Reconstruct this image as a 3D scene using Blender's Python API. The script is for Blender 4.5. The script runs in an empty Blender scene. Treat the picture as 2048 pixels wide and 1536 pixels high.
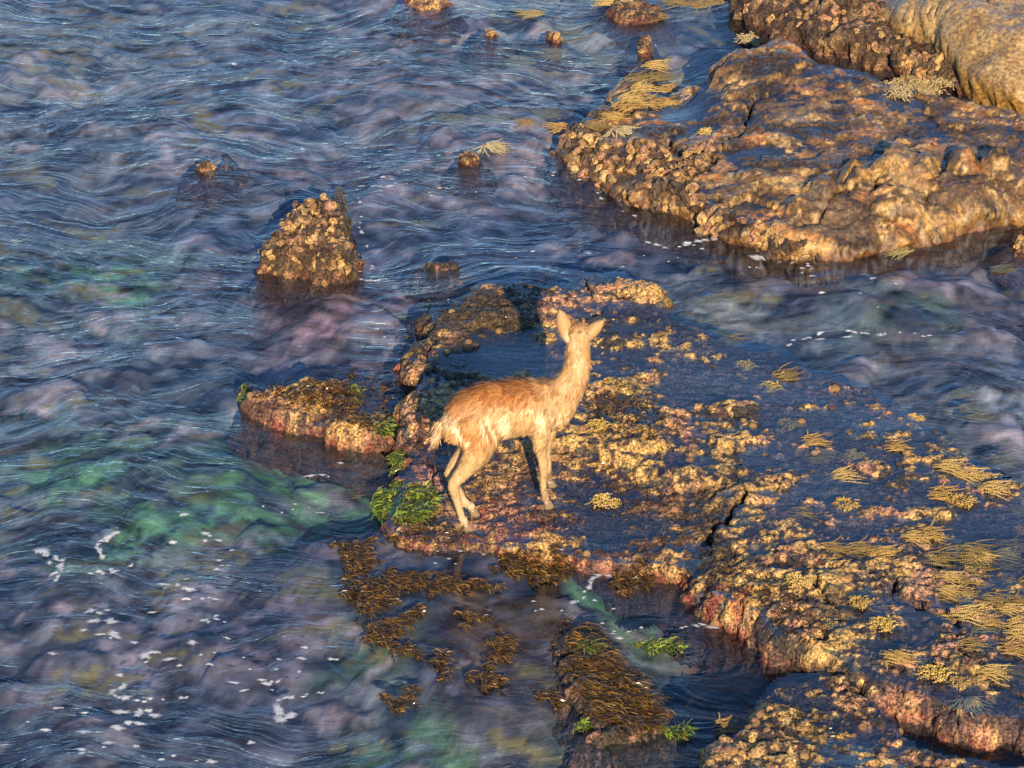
import bpy, math, random
import numpy as np
from mathutils import Vector

# ------------------------------------------------------------------ camera, sky, sun, exposure
scene = bpy.context.scene
COL = scene.collection
ELEV = math.radians(28.0)          # the camera looks down from a cliff
DIST = 17.0
HFOV = 2 * math.atan(2.56 / DIST)
TANH = math.tan(HFOV / 2)
CAM = np.array([0.0, -DIST * math.cos(ELEV), DIST * math.sin(ELEV)])
cam_data = bpy.data.cameras.new('camera')
cam = bpy.data.objects.new('camera', cam_data)
COL.objects.link(cam)
cam.location = CAM
cam.rotation_euler = (math.pi / 2 - ELEV, 0, 0)
cam_data.sensor_fit = 'HORIZONTAL'
cam_data.angle = HFOV
cam_data.clip_end = 2000
scene.camera = cam

SUN_EL = math.radians(22.0)
SUN_AZ = math.radians(7.0)         # to the right of straight behind the camera
sun_dir = Vector((math.sin(SUN_AZ) * math.cos(SUN_EL), -math.cos(SUN_AZ) * math.cos(SUN_EL), math.sin(SUN_EL)))
world = bpy.data.worlds.new('World')
scene.world = world
world.use_nodes = True
wn = world.node_tree
wn.nodes.clear()
wo = wn.nodes.new('ShaderNodeOutputWorld')
wb = wn.nodes.new('ShaderNodeBackground')
sk = wn.nodes.new('ShaderNodeTexSky')
sk.sky_type = 'NISHITA'
sk.sun_disc = False
sk.sun_elevation = SUN_EL
sk.sun_rotation = math.atan2(sun_dir.x, sun_dir.y)
sk.air_density = 1.0
sk.dust_density = 0.0
sk.ozone_density = 6.0
wb.inputs['Strength'].default_value = 0.12
wn.links.new(sk.outputs[0], wb.inputs['Color'])
wn.links.new(wb.outputs[0], wo.inputs['Surface'])
sl = bpy.data.lights.new('sun', 'SUN')
sl.energy = 5.0
sl.angle = math.radians(0.5)
sl.color = (1.0, 0.78, 0.50)
so = bpy.data.objects.new('sun', sl)
COL.objects.link(so)
so.rotation_euler = sun_dir.to_track_quat('Z', 'Y').to_euler()
so.location = (3, -20, 12)
scene.view_settings.view_transform = 'Standard'
scene.view_settings.look = 'None'
scene.view_settings.gamma = 1.0
scene.view_settings.exposure = 0.86
scene.cycles.max_bounces = 6
scene.cycles.transparent_max_bounces = 12
scene.cycles.caustics_reflective = False
scene.cycles.caustics_refractive = False

# ------------------------------------------------------------------ projection helpers (photo pixels 2048x1536 <-> world)
SE, CE = math.sin(ELEV), math.cos(ELEV)
def ray(u, v):
    a = (np.asarray(u, float) - 1024) / 1024 * TANH
    b = (768 - np.asarray(v, float)) / 1024 * TANH
    d = np.stack([a, CE + b * SE, -SE + b * CE], -1)
    return d
def at(u, v, z=0.0):
    d = ray(u, v)
    t = (z - CAM[2]) / d[..., 2]
    return CAM + d * np.asarray(t)[..., None]
def on_plane(u, v, q, n):
    d = ray(u, v)
    t = np.dot(np.asarray(q) - CAM, n) / np.dot(d, n)
    return CAM + d * t
def pix(p):
    q = np.asarray(p) - CAM
    dep = q[..., 1] * CE - q[..., 2] * SE
    x = q[..., 0] / dep
    y = (q[..., 1] * SE + q[..., 2] * CE) / dep
    return 1024 + x / TANH * 1024, 768 - y / TANH * 1024

# ------------------------------------------------------------------ noise
_rng = np.random.RandomState(11)
_P = np.concatenate([_rng.permutation(512)] * 3)
_G3 = _rng.normal(size=(512, 3)); _G3 /= np.linalg.norm(_G3, axis=1)[:, None]
_G2 = np.stack([np.cos(np.linspace(0, 2 * np.pi, 512, False)), np.sin(np.linspace(0, 2 * np.pi, 512, False))], 1)
def fade(t): return t * t * t * (t * (t * 6 - 15) + 10)
def n2(x, y, seed=0):
    x = np.asarray(x, np.float64) + seed * 17.31; y = np.asarray(y, np.float64) - seed * 9.17
    xi = np.floor(x); yi = np.floor(y)
    xf = x - xi; yf = y - yi
    xi = xi.astype(np.int64) & 511; yi = yi.astype(np.int64) & 511
    u = fade(xf); v = fade(yf)
    def g(ix, iy, fx, fy):
        h = _P[_P[ix & 511] + (iy & 511)]
        return _G2[h, 0] * fx + _G2[h, 1] * fy
    a = g(xi, yi, xf, yf); b = g(xi + 1, yi, xf - 1, yf)
    c = g(xi, yi + 1, xf, yf - 1); d = g(xi + 1, yi + 1, xf - 1, yf - 1)
    r = a + u * (b - a)
    return (r + v * ((c + u * (d - c)) - r)) * 1.5
def n3(x, y, z, seed=0):
    x = np.asarray(x, np.float64) + seed * 13.7; y = np.asarray(y, np.float64) - seed * 7.9; z = np.asarray(z, np.float64) + seed * 3.3
    xi = np.floor(x); yi = np.floor(y); zi = np.floor(z)
    xf = x - xi; yf = y - yi; zf = z - zi
    xi = xi.astype(np.int64) & 511; yi = yi.astype(np.int64) & 511; zi = zi.astype(np.int64) & 511
    u = fade(xf); v = fade(yf); w = fade(zf)
    def g(i, j, k):
        h = _P[_P[_P[(xi + i) & 511] + ((yi + j) & 511)] + ((zi + k) & 511)]
        G = _G3[h]
        return G[..., 0] * (xf - i) + G[..., 1] * (yf - j) + G[..., 2] * (zf - k)
    def lerp(a, b, t): return a + t * (b - a)
    lo = lerp(lerp(g(0, 0, 0), g(1, 0, 0), u), lerp(g(0, 1, 0), g(1, 1, 0), u), v)
    hi = lerp(lerp(g(0, 0, 1), g(1, 0, 1), u), lerp(g(0, 1, 1), g(1, 1, 1), u), v)
    return lerp(lo, hi, w) * 1.5
def fbm2(x, y, oct=4, seed=0, gain=0.5):
    r = 0; a = 1.0; f = 1.0
    for i in range(oct):
        r = r + a * n2(x * f, y * f, seed + i * 5); a *= gain; f *= 2.03
    return r
def worley2(x, y, seed=0):
    """distance to the nearest random cell point, 0..~1, and a random number of that cell"""
    x = np.asarray(x, float); y = np.asarray(y, float)
    xi = np.floor(x).astype(np.int64); yi = np.floor(y).astype(np.int64)
    best = np.full(x.shape, 9.0); rid = np.zeros(x.shape)
    for i in (-1, 0, 1):
        for j in (-1, 0, 1):
            h = _P[_P[(xi + i + seed * 31) & 511] + ((yi + j) & 511)]
            h2 = _P[h + 7]
            dx = xi + i + 0.15 + 0.7 * h / 511.0 - x
            dy = yi + j + 0.15 + 0.7 * h2 / 511.0 - y
            d = dx * dx + dy * dy
            m = d < best
            best = np.where(m, d, best); rid = np.where(m, _P[h2 + 3] / 511.0, rid)
    return np.sqrt(best), rid
def sst(a, b, x):
    t = np.clip((x - a) / (b - a), 0, 1)
    return t * t * (3 - 2 * t)
def mix(a, b, f): return a + (b - a) * f
def cmix(c, col, f):
    return c + (np.asarray(col, float) - c) * np.asarray(f)[..., None]

def poly_sdf(x, y, poly):
    """signed distance, positive inside"""
    x = x.ravel(); y = y.ravel()
    d2 = np.full(x.shape, 1e9); ins = np.zeros(x.shape, bool)
    n = len(poly)
    for i in range(n):
        ax, ay = poly[i]; bx, by = poly[(i + 1) % n]
        ex, ey = bx - ax, by - ay
        t = np.clip(((x - ax) * ex + (y - ay) * ey) / (ex * ex + ey * ey + 1e-12), 0, 1)
        dd = (x - ax - t * ex) ** 2 + (y - ay - t * ey) ** 2
        d2 = np.minimum(d2, dd)
        c = ((ay > y) != (by > y)) & (x < (bx - ax) * (y - ay) / (by - ay + 1e-15) + ax)
        ins ^= c
    d = np.sqrt(d2)
    return np.where(ins, d, -d)
def idw(x, y, pts, vals, p=3.0, soft=0.06):
    num = 0; den = 0
    for (px_, py_), v in zip(pts, vals):
        w = 1.0 / ((x - px_) ** 2 + (y - py_) ** 2 + soft * soft) ** (p / 2)
        v = np.asarray(v, float)
        num = num + (w[..., None] * v if v.ndim else w * v); den = den + w
    return num / (den[..., None] if np.asarray(vals[0]).ndim else den)

# ------------------------------------------------------------------ object helpers
def tag(o, label=None, cat=None, group=None, kind=None):
    if label: o['label'] = label
    if cat: o['category'] = cat
    if group: o['group'] = group
    if kind: o['kind'] = kind
    return o
def mesh_from(name, V, F, col=None, mat=None, smooth=True, extra=None):
    """V (n,3); F (m,4) or (m,3) int array, -1 in the 4th place for a triangle"""
    me = bpy.data.meshes.new(name)
    V = np.asarray(V, np.float32); F = np.asarray(F, np.int32)
    if F.ndim == 1: F = F.reshape(-1, 3)
    k = F.shape[1]
    if k == 4 and (F[:, 3] < 0).any():
        cnt = np.where(F[:, 3] < 0, 3, 4).astype(np.int32)
        idx = F.ravel()[(F.ravel() >= 0)]
    else:
        cnt = np.full(len(F), k, np.int32); idx = F.ravel()
    me.vertices.add(len(V)); me.vertices.foreach_set('co', V.ravel())
    me.loops.add(len(idx)); me.loops.foreach_set('vertex_index', idx.astype(np.int32))
    me.polygons.add(len(cnt))
    st = np.zeros(len(cnt), np.int32); st[1:] = np.cumsum(cnt)[:-1]
    me.polygons.foreach_set('loop_start', st); me.polygons.foreach_set('loop_total', cnt)
    me.polygons.foreach_set('use_smooth', np.full(len(cnt), smooth, bool))
    me.update(calc_edges=True)
    if col is not None:
        a = me.attributes.new('Col', 'FLOAT_COLOR', 'POINT')
        c4 = np.ones((len(V), 4), np.float32); c4[:, :3] = np.clip(col, 0, 1)
        a.data.foreach_set('color', c4.ravel())
    for nm, arr in (extra or {}).items():
        a = me.attributes.new(nm, 'FLOAT', 'POINT'); a.data.foreach_set('value', np.asarray(arr, np.float32).ravel())
    if mat: me.materials.append(mat)
    return me
def obj(name, me, parent=None, loc=(0, 0, 0), rot=(0, 0, 0), scale=(1, 1, 1)):
    o = bpy.data.objects.new(name, me)
    COL.objects.link(o)
    o.location = loc; o.rotation_euler = rot; o.scale = scale
    if parent: o.parent = parent
    return o
def grid_faces(ny, nx, keep=None):
    i = np.arange(ny * nx).reshape(ny, nx)
    F = np.stack([i[:-1, :-1], i[:-1, 1:], i[1:, 1:], i[1:, :-1]], -1).reshape(-1, 4)
    if keep is not None:
        k = keep.reshape(ny, nx)
        kf = (k[:-1, :-1] | k[:-1, 1:] | k[1:, 1:] | k[1:, :-1]).ravel()
        F = F[kf]
    return F
def compact(V, F, *arrs):
    used = np.unique(F[F >= 0]); remap = np.full(len(V), -1, np.int64); remap[used] = np.arange(len(used))
    F2 = np.where(F >= 0, remap[F], -1)
    return (V[used], F2) + tuple(a[used] for a in arrs)

# ------------------------------------------------------------------ materials
def nmat(name):
    m = bpy.data.materials.new(name); m.use_nodes = True
    nt = m.node_tree; nt.nodes.clear()
    out = nt.nodes.new('ShaderNodeOutputMaterial')
    return m, nt, out
def N(nt, t, **kw):
    n = nt.nodes.new(t)
    for k, v in kw.items():
        if k in n.inputs: n.inputs[k].default_value = v
        else: setattr(n, k, v)
    return n
def attr_mat(name, rough=(0.35, 0.7), bump=((160, 0.4, 0.004),), var=0.35, var_scale=90, coat=0.0, spec=0.5, trans=0.0, rscale=30, sharp=.25):
    m, nt, out = nmat(name); L = nt.links.new
    a = N(nt, 'ShaderNodeAttribute', attribute_name='Col')
    tc = N(nt, 'ShaderNodeTexCoord')
    n1 = N(nt, 'ShaderNodeTexNoise', Scale=var_scale, Detail=5.0, Roughness=0.7)
    L(tc.outputs['Object'], n1.inputs['Vector'])
    mr = N(nt, 'ShaderNodeMapRange'); mr.inputs[1].default_value = .5 - sharp; mr.inputs[2].default_value = .5 + sharp
    mr.inputs[3].default_value = 1 - var; mr.inputs[4].default_value = 1 + var
    L(n1.outputs['Fac'], mr.inputs[0])
    mx = N(nt, 'ShaderNodeMix', data_type='RGBA', blend_type='MULTIPLY'); mx.inputs[0].default_value = 1.0
    L(a.outputs['Color'], mx.inputs[6]); L(mr.outputs[0], mx.inputs[7])
    p = N(nt, 'ShaderNodeBsdfPrincipled')
    p.inputs['Specular IOR Level'].default_value = spec
    L(mx.outputs[2], p.inputs['Base Color'])
    n2_ = N(nt, 'ShaderNodeTexNoise', Scale=rscale, Detail=3.0)
    L(tc.outputs['Object'], n2_.inputs['Vector'])
    rr = N(nt, 'ShaderNodeMapRange'); rr.inputs[1].default_value = 0.35; rr.inputs[2].default_value = 0.65
    rr.inputs[3].default_value = rough[0]; rr.inputs[4].default_value = rough[1]
    L(n2_.outputs['Fac'], rr.inputs[0]); L(rr.outputs[0], p.inputs['Roughness'])
    if coat:
        p.inputs['Coat Weight'].default_value = coat; p.inputs['Coat Roughness'].default_value = 0.12
    prev = None
    for sc, st, di in bump:
        nb = N(nt, 'ShaderNodeTexNoise', Scale=sc, Detail=3.0, Roughness=0.65)
        L(tc.outputs['Object'], nb.inputs['Vector'])
        b = N(nt, 'ShaderNodeBump', Strength=st, Distance=di)
        L(nb.outputs['Fac'], b.inputs['Height'])
        if prev: L(prev.outputs[0], b.inputs['Normal'])
        prev = b
    if prev:
        L(prev.outputs[0], p.inputs['Normal'])
        if coat: L(prev.outputs[0], p.inputs['Coat Normal'])
    if trans:
        tl = N(nt, 'ShaderNodeBsdfTranslucent'); L(mx.outputs[2], tl.inputs['Color'])
        ms = N(nt, 'ShaderNodeMixShader'); ms.inputs[0].default_value = trans
        L(p.outputs[0], ms.inputs[1]); L(tl.outputs[0], ms.inputs[2]); L(ms.outputs[0], out.inputs['Surface'])
    else:
        L(p.outputs[0], out.inputs['Surface'])
    return m
def water_mat(name, tint, bumps, rough=0.03, ior=1.36, milk=True):
    m, nt, out = nmat(name); L = nt.links.new
    geo = N(nt, 'ShaderNodeNewGeometry')
    prev = None
    for (sx, sy, sc, st, di, warp) in bumps:
        mp = N(nt, 'ShaderNodeMapping'); mp.inputs['Scale'].default_value = (sx, sy, 1)
        if milk:
            fa = N(nt, 'ShaderNodeAttribute', attribute_name='flow'); L(fa.outputs['Vector'], mp.inputs['Vector'])
        else: L(geo.outputs['Position'], mp.inputs['Vector'])
        nb = N(nt, 'ShaderNodeTexNoise', Scale=sc, Detail=3.0, Roughness=0.55, Distortion=warp)
        L(mp.outputs[0], nb.inputs['Vector'])
        b = N(nt, 'ShaderNodeBump', Strength=st, Distance=di)
        L(nb.outputs['Fac'], b.inputs['Height'])
        if milk:
            ra = N(nt, 'ShaderNodeAttribute', attribute_name='ripple'); mu = N(nt, 'ShaderNodeMath', operation='MULTIPLY'); mu.inputs[1].default_value = st
            L(ra.outputs['Fac'], mu.inputs[0]); L(mu.outputs[0], b.inputs['Strength'])
        if prev: L(prev.outputs[0], b.inputs['Normal'])
        prev = b
    lw = N(nt, 'ShaderNodeLayerWeight', Blend=0.5); L(prev.outputs[0], lw.inputs['Normal'])     # Schlick's Fresnel, the same from both sides
    pw = N(nt, 'ShaderNodeMath', operation='POWER'); pw.inputs[1].default_value = 5.0; L(lw.outputs['Facing'], pw.inputs[0])
    f0 = ((ior - 1) / (ior + 1)) ** 2
    fr = N(nt, 'ShaderNodeMath', operation='MULTIPLY_ADD'); fr.inputs[1].default_value = 1 - f0; fr.inputs[2].default_value = f0; L(pw.outputs[0], fr.inputs[0])
    tr = N(nt, 'ShaderNodeBsdfTransparent'); tr.inputs['Color'].default_value = (*tint, 1)
    gl = N(nt, 'ShaderNodeBsdfGlossy', Roughness=rough); L(prev.outputs[0], gl.inputs['Normal'])
    body = tr
    if milk:
        df = N(nt, 'ShaderNodeBsdfDiffuse'); ca_ = N(nt, 'ShaderNodeAttribute', attribute_name='Col'); L(ca_.outputs['Color'], df.inputs['Color'])
        at_ = N(nt, 'ShaderNodeAttribute', attribute_name='milk')
        m1 = N(nt, 'ShaderNodeMixShader'); L(at_.outputs['Fac'], m1.inputs[0]); L(tr.outputs[0], m1.inputs[1]); L(df.outputs[0], m1.inputs[2])
        body = m1
    ms = N(nt, 'ShaderNodeMixShader'); L(fr.outputs[0], ms.inputs[0]); L(body.outputs[0], ms.inputs[1]); L(gl.outputs[0], ms.inputs[2])
    L(ms.outputs[0], out.inputs['Surface'])
    return m

M_CRUST = attr_mat('crusted_wet_rock', (0.2, 0.75), ((85, 0.9, 0.014), (230, 0.9, 0.006)), var=0.9, var_scale=75, coat=0.14, sharp=.11, spec=.4)
M_SMOOTH = attr_mat('worn_wet_sandstone', (0.16, 0.5), ((45, 0.6, 0.008), (190, 0.7, 0.004)), var=0.6, var_scale=45, coat=0.32, sharp=.14, spec=.4)
M_SHELL = attr_mat('oyster_shell', (0.3, 0.65), ((2.2, 0.9, 0.012), (6, 0.8, 0.005)), var=0.6, var_scale=2.2, coat=0.2, sharp=.15, rscale=2)
M_BED = attr_mat('seabed', (0.8, 0.95), ((40, 0.3, 0.01),), var=0.35, var_scale=22, spec=0.2)
M_BEAD = attr_mat('beaded_weed', (0.3, 0.45), (), var=0.25, var_scale=60, coat=0.2)
M_FROND = attr_mat('leafy_weed', (0.22, 0.4), (), var=0.35, var_scale=60, coat=0.3, trans=0.25)
M_FUR = attr_mat('wet_fur', (0.45, 0.6), (), var=0.15, var_scale=40, spec=0.3)
M_SKIN = attr_mat('deer_coat', (0.5, 0.65), ((220, 0.5, 0.003),), var=0.2, var_scale=60, spec=0.3)
M_HORN = attr_mat('horn', (0.4, 0.5), (), var=0.2, var_scale=80)
def foam_mat():
    m, nt, out = nmat('foam'); L = nt.links.new
    a = N(nt, 'ShaderNodeAttribute', attribute_name='alpha'); c = N(nt, 'ShaderNodeAttribute', attribute_name='Col')
    geo = N(nt, 'ShaderNodeNewGeometry'); n1 = N(nt, 'ShaderNodeTexNoise', Scale=70.0, Detail=4.0, Roughness=.65, Distortion=1.0); L(geo.outputs['Position'], n1.inputs['Vector'])
    ad = N(nt, 'ShaderNodeMath', operation='ADD'); L(a.outputs['Fac'], ad.inputs[0]); L(n1.outputs['Fac'], ad.inputs[1])
    mr = N(nt, 'ShaderNodeMapRange'); mr.inputs[1].default_value = .9; mr.inputs[2].default_value = 1.55; mr.inputs[4].default_value = .8; L(ad.outputs[0], mr.inputs[0])
    df = N(nt, 'ShaderNodeBsdfDiffuse'); L(c.outputs['Color'], df.inputs['Color']); tr = N(nt, 'ShaderNodeBsdfTransparent')
    ms = N(nt, 'ShaderNodeMixShader'); L(mr.outputs[0], ms.inputs[0]); L(tr.outputs[0], ms.inputs[1]); L(df.outputs[0], ms.inputs[2]); L(ms.outputs[0], out.inputs['Surface'])
    return m
M_FOAM = foam_mat()
M_SEA = water_mat('sea_water', (0.61, 0.70, 0.83), ((1, 3.0, 4.5, 0.50, 0.03, .5), (1, 3.6, 13, 0.46, 0.012, .4)), ior=1.62, rough=.035)
M_POOL = water_mat('pool_water', (0.60, 0.68, 0.78), ((1, 2.2, 6, 0.16, 0.02, 1.2), (1, 2.6, 20, 0.22, 0.008, 1.0)), milk=False, ior=1.9, rough=.02)

# ------------------------------------------------------------------ global height map used to stand things on the rocks
GX0, GX1, GY0, GY1, GR = -4.0, 4.6, -4.2, 6.2, 0.01
GNX, GNY = int((GX1 - GX0) / GR), int((GY1 - GY0) / GR)
GH = np.full((GNY, GNX), -0.5)
def splat(V):
    ix = ((V[:, 0] - GX0) / GR).astype(int); iy = ((V[:, 1] - GY0) / GR).astype(int)
    m = (ix >= 0) & (ix < GNX) & (iy >= 0) & (iy < GNY)
    np.maximum.at(GH, (iy[m], ix[m]), V[m, 2])
def height(x, y):
    ix = np.clip(((np.asarray(x) - GX0) / GR).astype(int), 0, GNX - 1); iy = np.clip(((np.asarray(y) - GY0) / GR).astype(int), 0, GNY - 1)
    return GH[iy, ix]
def hit(u, v, floor=0.0):
    """first point of the rocks (or of the sea surface) on the line of sight of photo pixel u, v"""
    zs = np.arange(0.8, floor, -0.004)
    p = at(np.full(zs.shape, float(u)), np.full(zs.shape, float(v)), zs)
    h = height(p[:, 0], p[:, 1])
    k = np.nonzero(h >= zs)[0]
    if len(k): return p[k[0]]
    return at(u, v, floor)
def hits(us, vs, floor=0.0):
    us = np.asarray(us, float); vs = np.asarray(vs, float)
    zs = np.arange(0.7, floor, -0.006)
    out = at(us, vs, floor); done = np.zeros(len(us), bool)
    for z in zs:
        p = at(us, vs, z); h = height(p[:, 0], p[:, 1])
        m = (h >= z) & ~done
        out[m] = p[m]; done |= m
    return out

# ------------------------------------------------------------------ rock builder
def rock_mesh(outline, zref, ctrl, bias=None, film=None, edge=0.06, under=0.0, bulge=0.0, bottom=-0.35, dx=0.008, dy=0.011, warp=0.035,
              und=0.025, undf=4.0, knob=0.012, knobf=16.0, rough=0.008, tiers=(), lumps=(), cracks=(), seed=0, colour=None, aniso=1.0, fpow=1.7, facet=0.0, hs=1.0, bs=1.0, wallk=1.0):
    poly = np.array([at(p[0], p[1], p[2] if len(p) > 2 else zref)[:2] for p in outline])
    m = edge * 1.6 + 0.06
    xs = np.arange(poly[:, 0].min() - m, poly[:, 0].max() + m, dx); ys = np.arange(poly[:, 1].min() - m, poly[:, 1].max() + m, dy)
    X, Y = np.meshgrid(xs, ys); ny, nx = X.shape
    wx = warp * (n2(X * 3.1, Y * 3.1, seed + 1) + 0.5 * n2(X * 9, Y * 9, seed + 2) + 0.3 * n2(X * 24, Y * 24, seed + 8))
    wy = warp * (n2(X * 3.1, Y * 3.1, seed + 3) + 0.5 * n2(X * 9, Y * 9, seed + 4) + 0.3 * n2(X * 24, Y * 24, seed + 9))
    S = poly_sdf(X + wx, Y + wy, poly).reshape(ny, nx)
    P = [at(c[0], c[1], c[2])[:2] for c in ctrl]
    B = idw(X, Y, P, [c[2] * hs for c in ctrl], 3.0, 0.12)
    for tp, dz, w in tiers:
        tpoly = np.array([at(q[0], q[1], zref)[:2] for q in tp])
        ts = poly_sdf(X + wx * 1.3, Y + wy * 1.3, tpoly).reshape(ny, nx)
        B = B + dz * sst(-w, w, ts)
    D = und * fbm2(X * undf, Y * undf * aniso, 4, seed + 20, 0.55)
    if bias:
        Pb = [at(c[0], c[1], zref)[:2] for c in bias]
        D = D + idw(X, Y, Pb, [c[2] * bs for c in bias], 3.0, 0.08)
    for (u, v, ru, rv, h) in lumps:
        c = at(u, v, zref); r1 = at(u + ru, v, zref); r2 = at(u, v - rv, zref)
        a = abs(r1[0] - c[0]); b = abs(r2[1] - c[1])
        qx = (X + wx - c[0]) / a; qy = (Y + wy - c[1]) / b
        D = D + h * np.exp(-(qx * qx + qy * qy) ** 1.5)
    wd, wid = worley2(X * knobf + 2 * wx * knobf, Y * knobf + 2 * wy * knobf, seed)
    kn = np.clip(1 - wd * wd * 1.6, 0, 1) * (0.3 + 0.9 * wid)
    km = sst(-0.35, 0.35, n2(X * 2.3, Y * 2.3, seed + 40))
    D = D + knob * (kn - 0.35) * (0.35 + 0.65 * km)
    if facet:
        fd, fid = worley2(X * 4.2 + wx * 9, Y * 3.2 * aniso + wy * 9, seed + 3)
        D = D + facet * (fid - 0.5) * 2
    CK = np.zeros(X.shape)
    for pl, w, dep in cracks:
        cp = np.array([at(q[0], q[1], zref)[:2] for q in pl])
        best = np.full(X.size, 9.0)
        xr = (X + 1.2 * wx).ravel(); yr = (Y + 1.2 * wy).ravel()
        for i in range(len(cp) - 1):
            ax, ay = cp[i]; ex, ey = cp[i + 1] - cp[i]
            t = np.clip(((xr - ax) * ex + (yr - ay) * ey) / (ex * ex + ey * ey), 0, 1)
            best = np.minimum(best, np.hypot(xr - ax - t * ex, yr - ay - t * ey))
        ck = (1 - sst(w * 0.35, w, best.reshape(ny, nx))); D = D - dep * ck; CK = np.maximum(CK, ck)
    t = np.clip((edge - S) / (2 * edge), 0, 1)
    f = t ** fpow
    Z = (B + D) * (1 - f) + bottom * f
    gy, gx = np.gradient(S, dy, dx)
    gl = np.sqrt(gx * gx + gy * gy) + 1e-6
    o = bulge * np.sin(np.pi * np.clip(t * 1.6, 0, 1)) - under * np.clip(t * 1.4 - 0.35, 0, 1)
    PX = X - gx / gl * o; PY = Y - gy / gl * o
    # displacement along the surface normal
    def nrm(PX, PY, Z):
        ax = np.gradient(PX, axis=1); ay = np.gradient(PY, axis=1); az = np.gradient(Z, axis=1)
        bx = np.gradient(PX, axis=0); by = np.gradient(PY, axis=0); bz = np.gradient(Z, axis=0)
        nx_ = ay * bz - az * by; ny_ = az * bx - ax * bz; nz_ = ax * by - ay * bx
        l = np.sqrt(nx_ ** 2 + ny_ ** 2 + nz_ ** 2) + 1e-12
        return nx_ / l, ny_ / l, nz_ / l
    a, b, c = nrm(PX, PY, Z)
    steep = 1 - np.clip(c, 0, 1)
    r = n3(PX * 13, PY * 13, Z * 13, seed + 5) * 1.5 + n3(PX * 33, PY * 33, Z * 33, seed + 6) * 0.8 + n3(PX * 75, PY * 75, Z * 75, seed + 7) * 0.45
    amp = rough * (1 + 1.3 * steep)
    r = r + wallk * steep * (n3(PX * 7, PY * 7, Z * 9, seed + 11) * 2.6 + (1 - np.abs(n3(PX * 15, PY * 15, Z * 17, seed + 12)) * 2) * 1.3)
    PX = PX + a * r * amp; PY = PY + b * r * amp; Z = Z + c * r * amp
    keep = (t < 1.0)
    a, b, c = nrm(PX, PY, Z)
    info = dict(X=PX, Y=PY, Z=Z, S=S, B=B, D=D, t=t, nz=c, n=np.stack([a, b, c], -1), kn=kn, r=r, seed=seed, film=film)
    C = colour(info)
    V = np.stack([PX, PY, Z], -1).reshape(-1, 3)
    F = grid_faces(ny, nx, keep)
    V2, F2, C2, N2, S2, T2 = compact(V, F, C.reshape(-1, 3), info['n'].reshape(-1, 3), S.ravel(), t.ravel())
    splat(V2)
    out = dict(V=V2, F=F2, C=C2, N=N2, S=S2, T=T2)
    if film is not None:
        fm = (D < film + 0.012) & (S > edge * 0.6) & (CK < .15)
        k = 2
        FV = np.stack([X, Y, B + film], -1)[::k, ::k]
        fmk = fm[::k, ::k]
        FF = grid_faces(FV.shape[0], FV.shape[1], fmk)
        if len(FF):
            out['film'] = compact(FV.reshape(-1, 3), FF)
    return out

# albedo palette (linear)
GOLD = (0.54, 0.32, 0.095); PINK = (0.50, 0.24, 0.14); TAN = (0.42, 0.29, 0.15); DARK = (0.032, 0.021, 0.013)
RED = (0.20, 0.022, 0.015); OLIVE = (0.17, 0.115, 0.03); MAUVE = (0.115, 0.07, 0.075); BROWN = (0.16, 0.085, 0.035); RUST = (0.36, 0.15, 0.045)

def col_slab(I):
    X, Y, Z, D, s = I['X'], I['Y'], I['Z'], I['D'], I['seed']
    sh = X.shape
    a = n2(X * 2.2, Y * 2.2, s + 50); b = fbm2(X * 7, Y * 7, 3, s + 51); c = fbm2(X * 22, Y * 22, 3, s + 52)
    G = np.broadcast_to(np.array(GOLD), sh + (3,)).copy()
    G = cmix(G, PINK, sst(-0.1, 0.5, a + 0.5 * b))
    G = cmix(G, OLIVE, 0.8 * sst(0.25, 0.6, n2(X * 3.7, Y * 3.7, s + 53) + 0.6 * c))
    G = cmix(G, (0.70, 0.46, 0.17), 0.85 * sst(0.0, 0.4, c - 0.1) * sst(0.2, 0.8, I['kn']))
    C = cmix(np.broadcast_to(np.array((.050, .038, .030)), sh + (3,)).copy(), (.10, .045, .03), sst(-.1, .5, b + .4 * c))
    C = cmix(C, (.022, .018, .016), .8 * sst(0, .4, c + .4 * n2(X * 5, Y * 7, s + 58)))
    crust = sst(-.03, .16, n2(X * 3.0, Y * 5.0, s + 55) * .7 + .75 * c + .3 * b + 12 * np.clip(D, -.02, .03) + .08)
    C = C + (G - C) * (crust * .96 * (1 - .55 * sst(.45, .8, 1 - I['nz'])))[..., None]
    low = sst(0.085, 0.02, Z + 0.03 * b)
    C = cmix(C, (0.30, 0.12, 0.09), 0.28 * low)
    C = cmix(C, RED, 0.75 * sst(0.05, -0.005, Z + 0.025 * c + 0.015 * b) * sst(-0.1, 0.35, b + .1))
    C = cmix(C, (.045, .024, .02), .88 * sst(.0, -.03, Z + .02 * b))
    if I['film'] is not None:
        wet = sst(I['film'] + 0.004, I['film'] - 0.012, D) * sst(0.0, 0.05, I['S'])
        bed = cmix(np.broadcast_to(np.array((.085, .05, .052)), sh + (3,)).copy(), (0.03, 0.024, 0.028), sst(-0.2, 0.5, b + 0.4 * c))
        bed = cmix(bed, (0.22, 0.11, 0.085), sst(0.15, 0.65, c + 0.5 * a))
        C = C + (bed - C) * (0.9 * wet)[..., None]
    return C
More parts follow.
